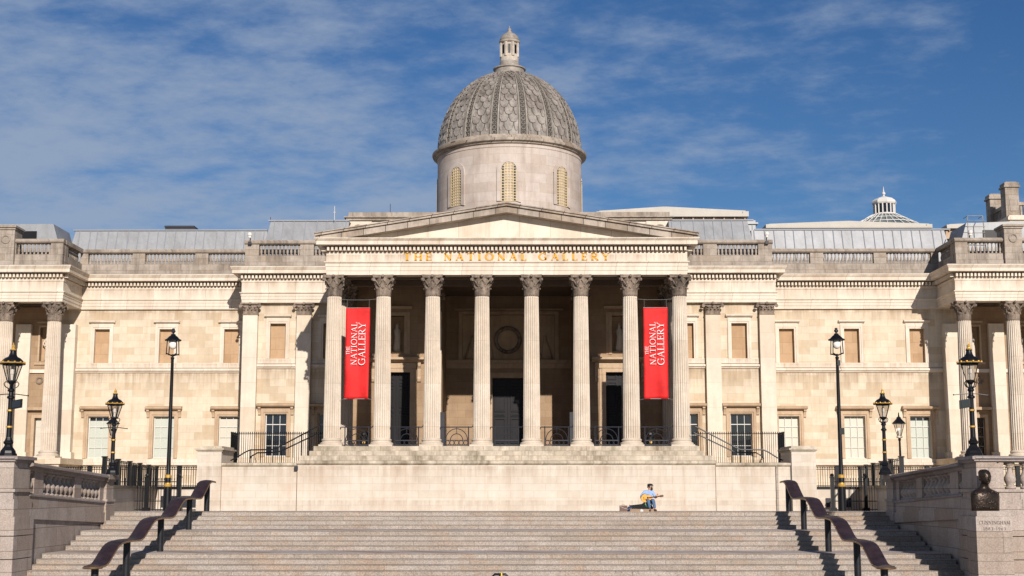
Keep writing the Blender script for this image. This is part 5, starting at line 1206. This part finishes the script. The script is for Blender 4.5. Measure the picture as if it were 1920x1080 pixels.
# hands with fingers
b = MB()
for (wx, wy, wz, dirx, dirz, thumb) in ((V['rw'][0], V['rw'][1], V['rw'][2], .6, -.8, 1), (V['lw'][0], V['lw'][1], V['lw'][2], .1, .9, -1)):
    d = Vector((dirx, -.1, dirz)).normalized(); sd_ = d.cross(Vector((0, 1, 0))).normalized(); c = Vector((wx, wy, wz)); pal = c + d * .05
    b.tube([c - d * .02, c + d * .03, pal + d * .03], [.027, .036, .033], 8)
    for i, ln in enumerate((.065, .075, .07, .055)):
        f0 = pal + d * .025 + sd_ * (.027 - i * .018); f1 = f0 + d * ln * .55 + Vector((0, -.02, 0)); f2 = f1 + d * ln * .25 + Vector((0, .025 + .004 * i, 0)); b.tube([f0, f1, f2], [.010, .009, .007], 5)
    b.tube([c + sd_ * .03 * thumb, c + sd_ * .055 * thumb + d * .03, c + sd_ * .05 * thumb + d * .06], [.012, .011, .008], 5)
b.build('hands', SKIN, t, smooth=True)
# stool
t = thing('folding_stool', 'small dark folding stool under the guitarist', 'stool', PB); b = MB(); b.box(-.2, .2, -.14, .2, .33, .37); b.build('seat', CAPC, t)
for sx_, sy_ in ((-1, -1), (1, -1), (-1, 1), (1, 1)): b = MB(); b.tube([(sx_ * .17, .03 + sy_ * .14, .33), (-sx_ * .17, .03 + sy_ * .14, 0)], .012, 5); b.build('leg', IRON, t)
# guitar
t = thing('acoustic_guitar', 'honey coloured acoustic guitar held by the seated guitarist', 'guitar', (PB[0] - .12, PB[1] - .36, .60)); t.rotation_euler = (R(8), R(-7), R(6))
def gshape(k=1.):
    out = []
    for i in range(40):
        a = 2 * math.pi * i / 40; x = math.cos(a); z = math.sin(a)
        r = .205 if x < 0 else .155; w_ = 1 - .20 * math.exp(-((x - .15) / .28) ** 2)
        out.append((x * .25 * k, z * r * w_ * k))
    return out
b = MB(); b.prism(gshape(1.0), .0, .10); b.build('body', WOOD, t); b = MB(); b.prism(gshape(.97), -.006, .0); b.build('soundboard', SPRUCE, t)
b = MB(); b.prism([(.06 + .05 * math.cos(R(q)), .05 * math.sin(R(q))) for q in range(0, 360, 24)], -.009, -.006); b.prism([(-.06, -.02), (.03, -.06), (.05, -.10), (-.04, -.14)], -.009, -.006); b.box(-.13, -.105, -.016, -.006, -.07, .07); b.build('soundhole_and_bridge', WOOD, t)
b = MB(); b.box(.12, .60, -.022, .012, -.026, .026); b.build('neck', WOOD, t); b = MB(); b.prism([(.60, -.026), (.62, -.036), (.78, -.034), (.79, 0), (.78, .034), (.62, .036), (.60, .026)], -.012, .012)
for i in range(3):
    for e in (-1, 1): b.ball((.65 + i * .045, 0, e * .05), .012, n=6, m=4)
b.build('headstock', WOOD, t)
# cases
t = thing('guitar_case', 'open black and tan guitar case lying at the guitarist\'s feet', 'case', (PB[0] - .42, 62.38, 0)); 
def cshape(): return [(-.46, -.14), (-.40, -.17), (.0, -.19), (.25, -.13), (.62, -.07), (.64, .07), (.25, .13), (0, .19), (-.40, .17), (-.46, .14)]
b = MB(); b.prism(cshape(), 0, .11, 'z'); b.build('shell', TAN, t); b = MB(); b.prism([(x, y * .0 + 1 * y) for x, y in cshape()], .112, .125, 'z'); b.build('rim', CAPC, t)
b = MB(); b.prism([(-.46, .13), (-.44, .27), (.1, .33), (.22, .40), (.34, .42), (.56, .27), (.62, .15), (.6, .12)], .18, .26); b.build('lid', CAPC, t)
t = thing('green_scarf', 'green and white scarf draped over the open guitar case', 'scarf', (PB[0] - .20, 62.55, .40)); b = MB(); b.prism([(-.06, .04), (.02, .05), (.22, -.22), (.14, -.30)], -.02, .01); b.build('cloth', GREEN, t); b = MB(); b.prism([(.0, .0), (.03, .01), (.20, -.24), (.16, -.26)], -.03, -.021); b.build('stripe', WHITE, t); b = MB(); b.prism([(.12, -.23), (.22, -.21), (.26, -.28), (.14, -.29)], -.035, -.021); b.build('red_end', RED, t)
t = thing('paper_cup', 'crumpled white paper bag beside the guitar case', 'paper bag', (PB[0] - .36, 62.2, 0)); t.name = 'paper_bag'; b = MB(); b.loft([(0, 0, 0, .07, .05), (.01, 0, .05, .085, .05), (-.01, 0, .09, .05, .04), (.0, 0, .11, .02, .02)], 7); b.build('bag', WHITE, t)
t = thing('guitar_amplifier', 'small brown amplifier box with top handle, leftmost of the busker\'s things', 'amplifier', (PB[0] - 1.15, 62.5, 0)); b = MB(); b.box(-.17, .17, -.1, .1, 0, .26); b.build('cabinet', BROWNC, t); b = MB(); b.tube([(-.08, 0, .26), (-.06, 0, .295), (.06, 0, .295), (.08, 0, .26)], .012, 5); b.build('handle', TAN, t); b = MB(); b.tube([(-.15, -.105, .22), (.0, -.12, .15), (.18, -.12, .10), (.25, -.1, .1)], .008, 4); b.build('cable', WHITE, t)
t = thing('shoulder_bag', 'navy blue cloth bag between amplifier and guitar case', 'bag', (PB[0] - .85, 62.45, 0)); b = MB(); b.loft([(0, 0, 0, .14, .09), (0, 0, .08, .15, .09), (-.01, 0, .16, .12, .07), (-.02, 0, .22, .07, .05)], 12); b.build('bag_body', NAVY, t, smooth=True); b = MB(); b.box(-.03, -.01, -.1, -.092, .04, .14); b.box(.03, .05, -.1, -.092, .04, .14); b.build('stripes', WHITE, t); b = MB(); b.tube([(-.02, 0, .2), (-.02, 0, .30)], .02, 6); b.build('bottle_neck', WOOD, t)

# ================================================================ black bag handle at the bottom edge
t = thing('trolley_bag', 'black trolley bag with rounded handle and yellow tag at the bottom centre', 'bag', (.27, 46.6, -3.0))
b = MB(); b.tube([(-.26, 0, .55), (-.27, 0, .95), (-.25, 0, 1.10), (-.18, 0, 1.17), (.18, 0, 1.17), (.25, 0, 1.10), (.27, 0, .95), (.26, 0, .55)], .04, 8); b.build('handle', BLACK, t, smooth=True)
b = MB(); b.prism([(-.12, .6), (-.05, 1.12), (0, 1.14), (.22, .93), (.24, .6)], -.06, .04); b.loft([(0, 0, 0, .28, .2), (0, 0, .3, .3, .22), (0, 0, .6, .28, .2), (0, 0, .7, .2, .12)], 14); b.build('bag_body', CAPC, t)
b = MB(); b.box(.03, .07, -.045, .045, 1.12, 1.215); b.build('tag', YEL, t)
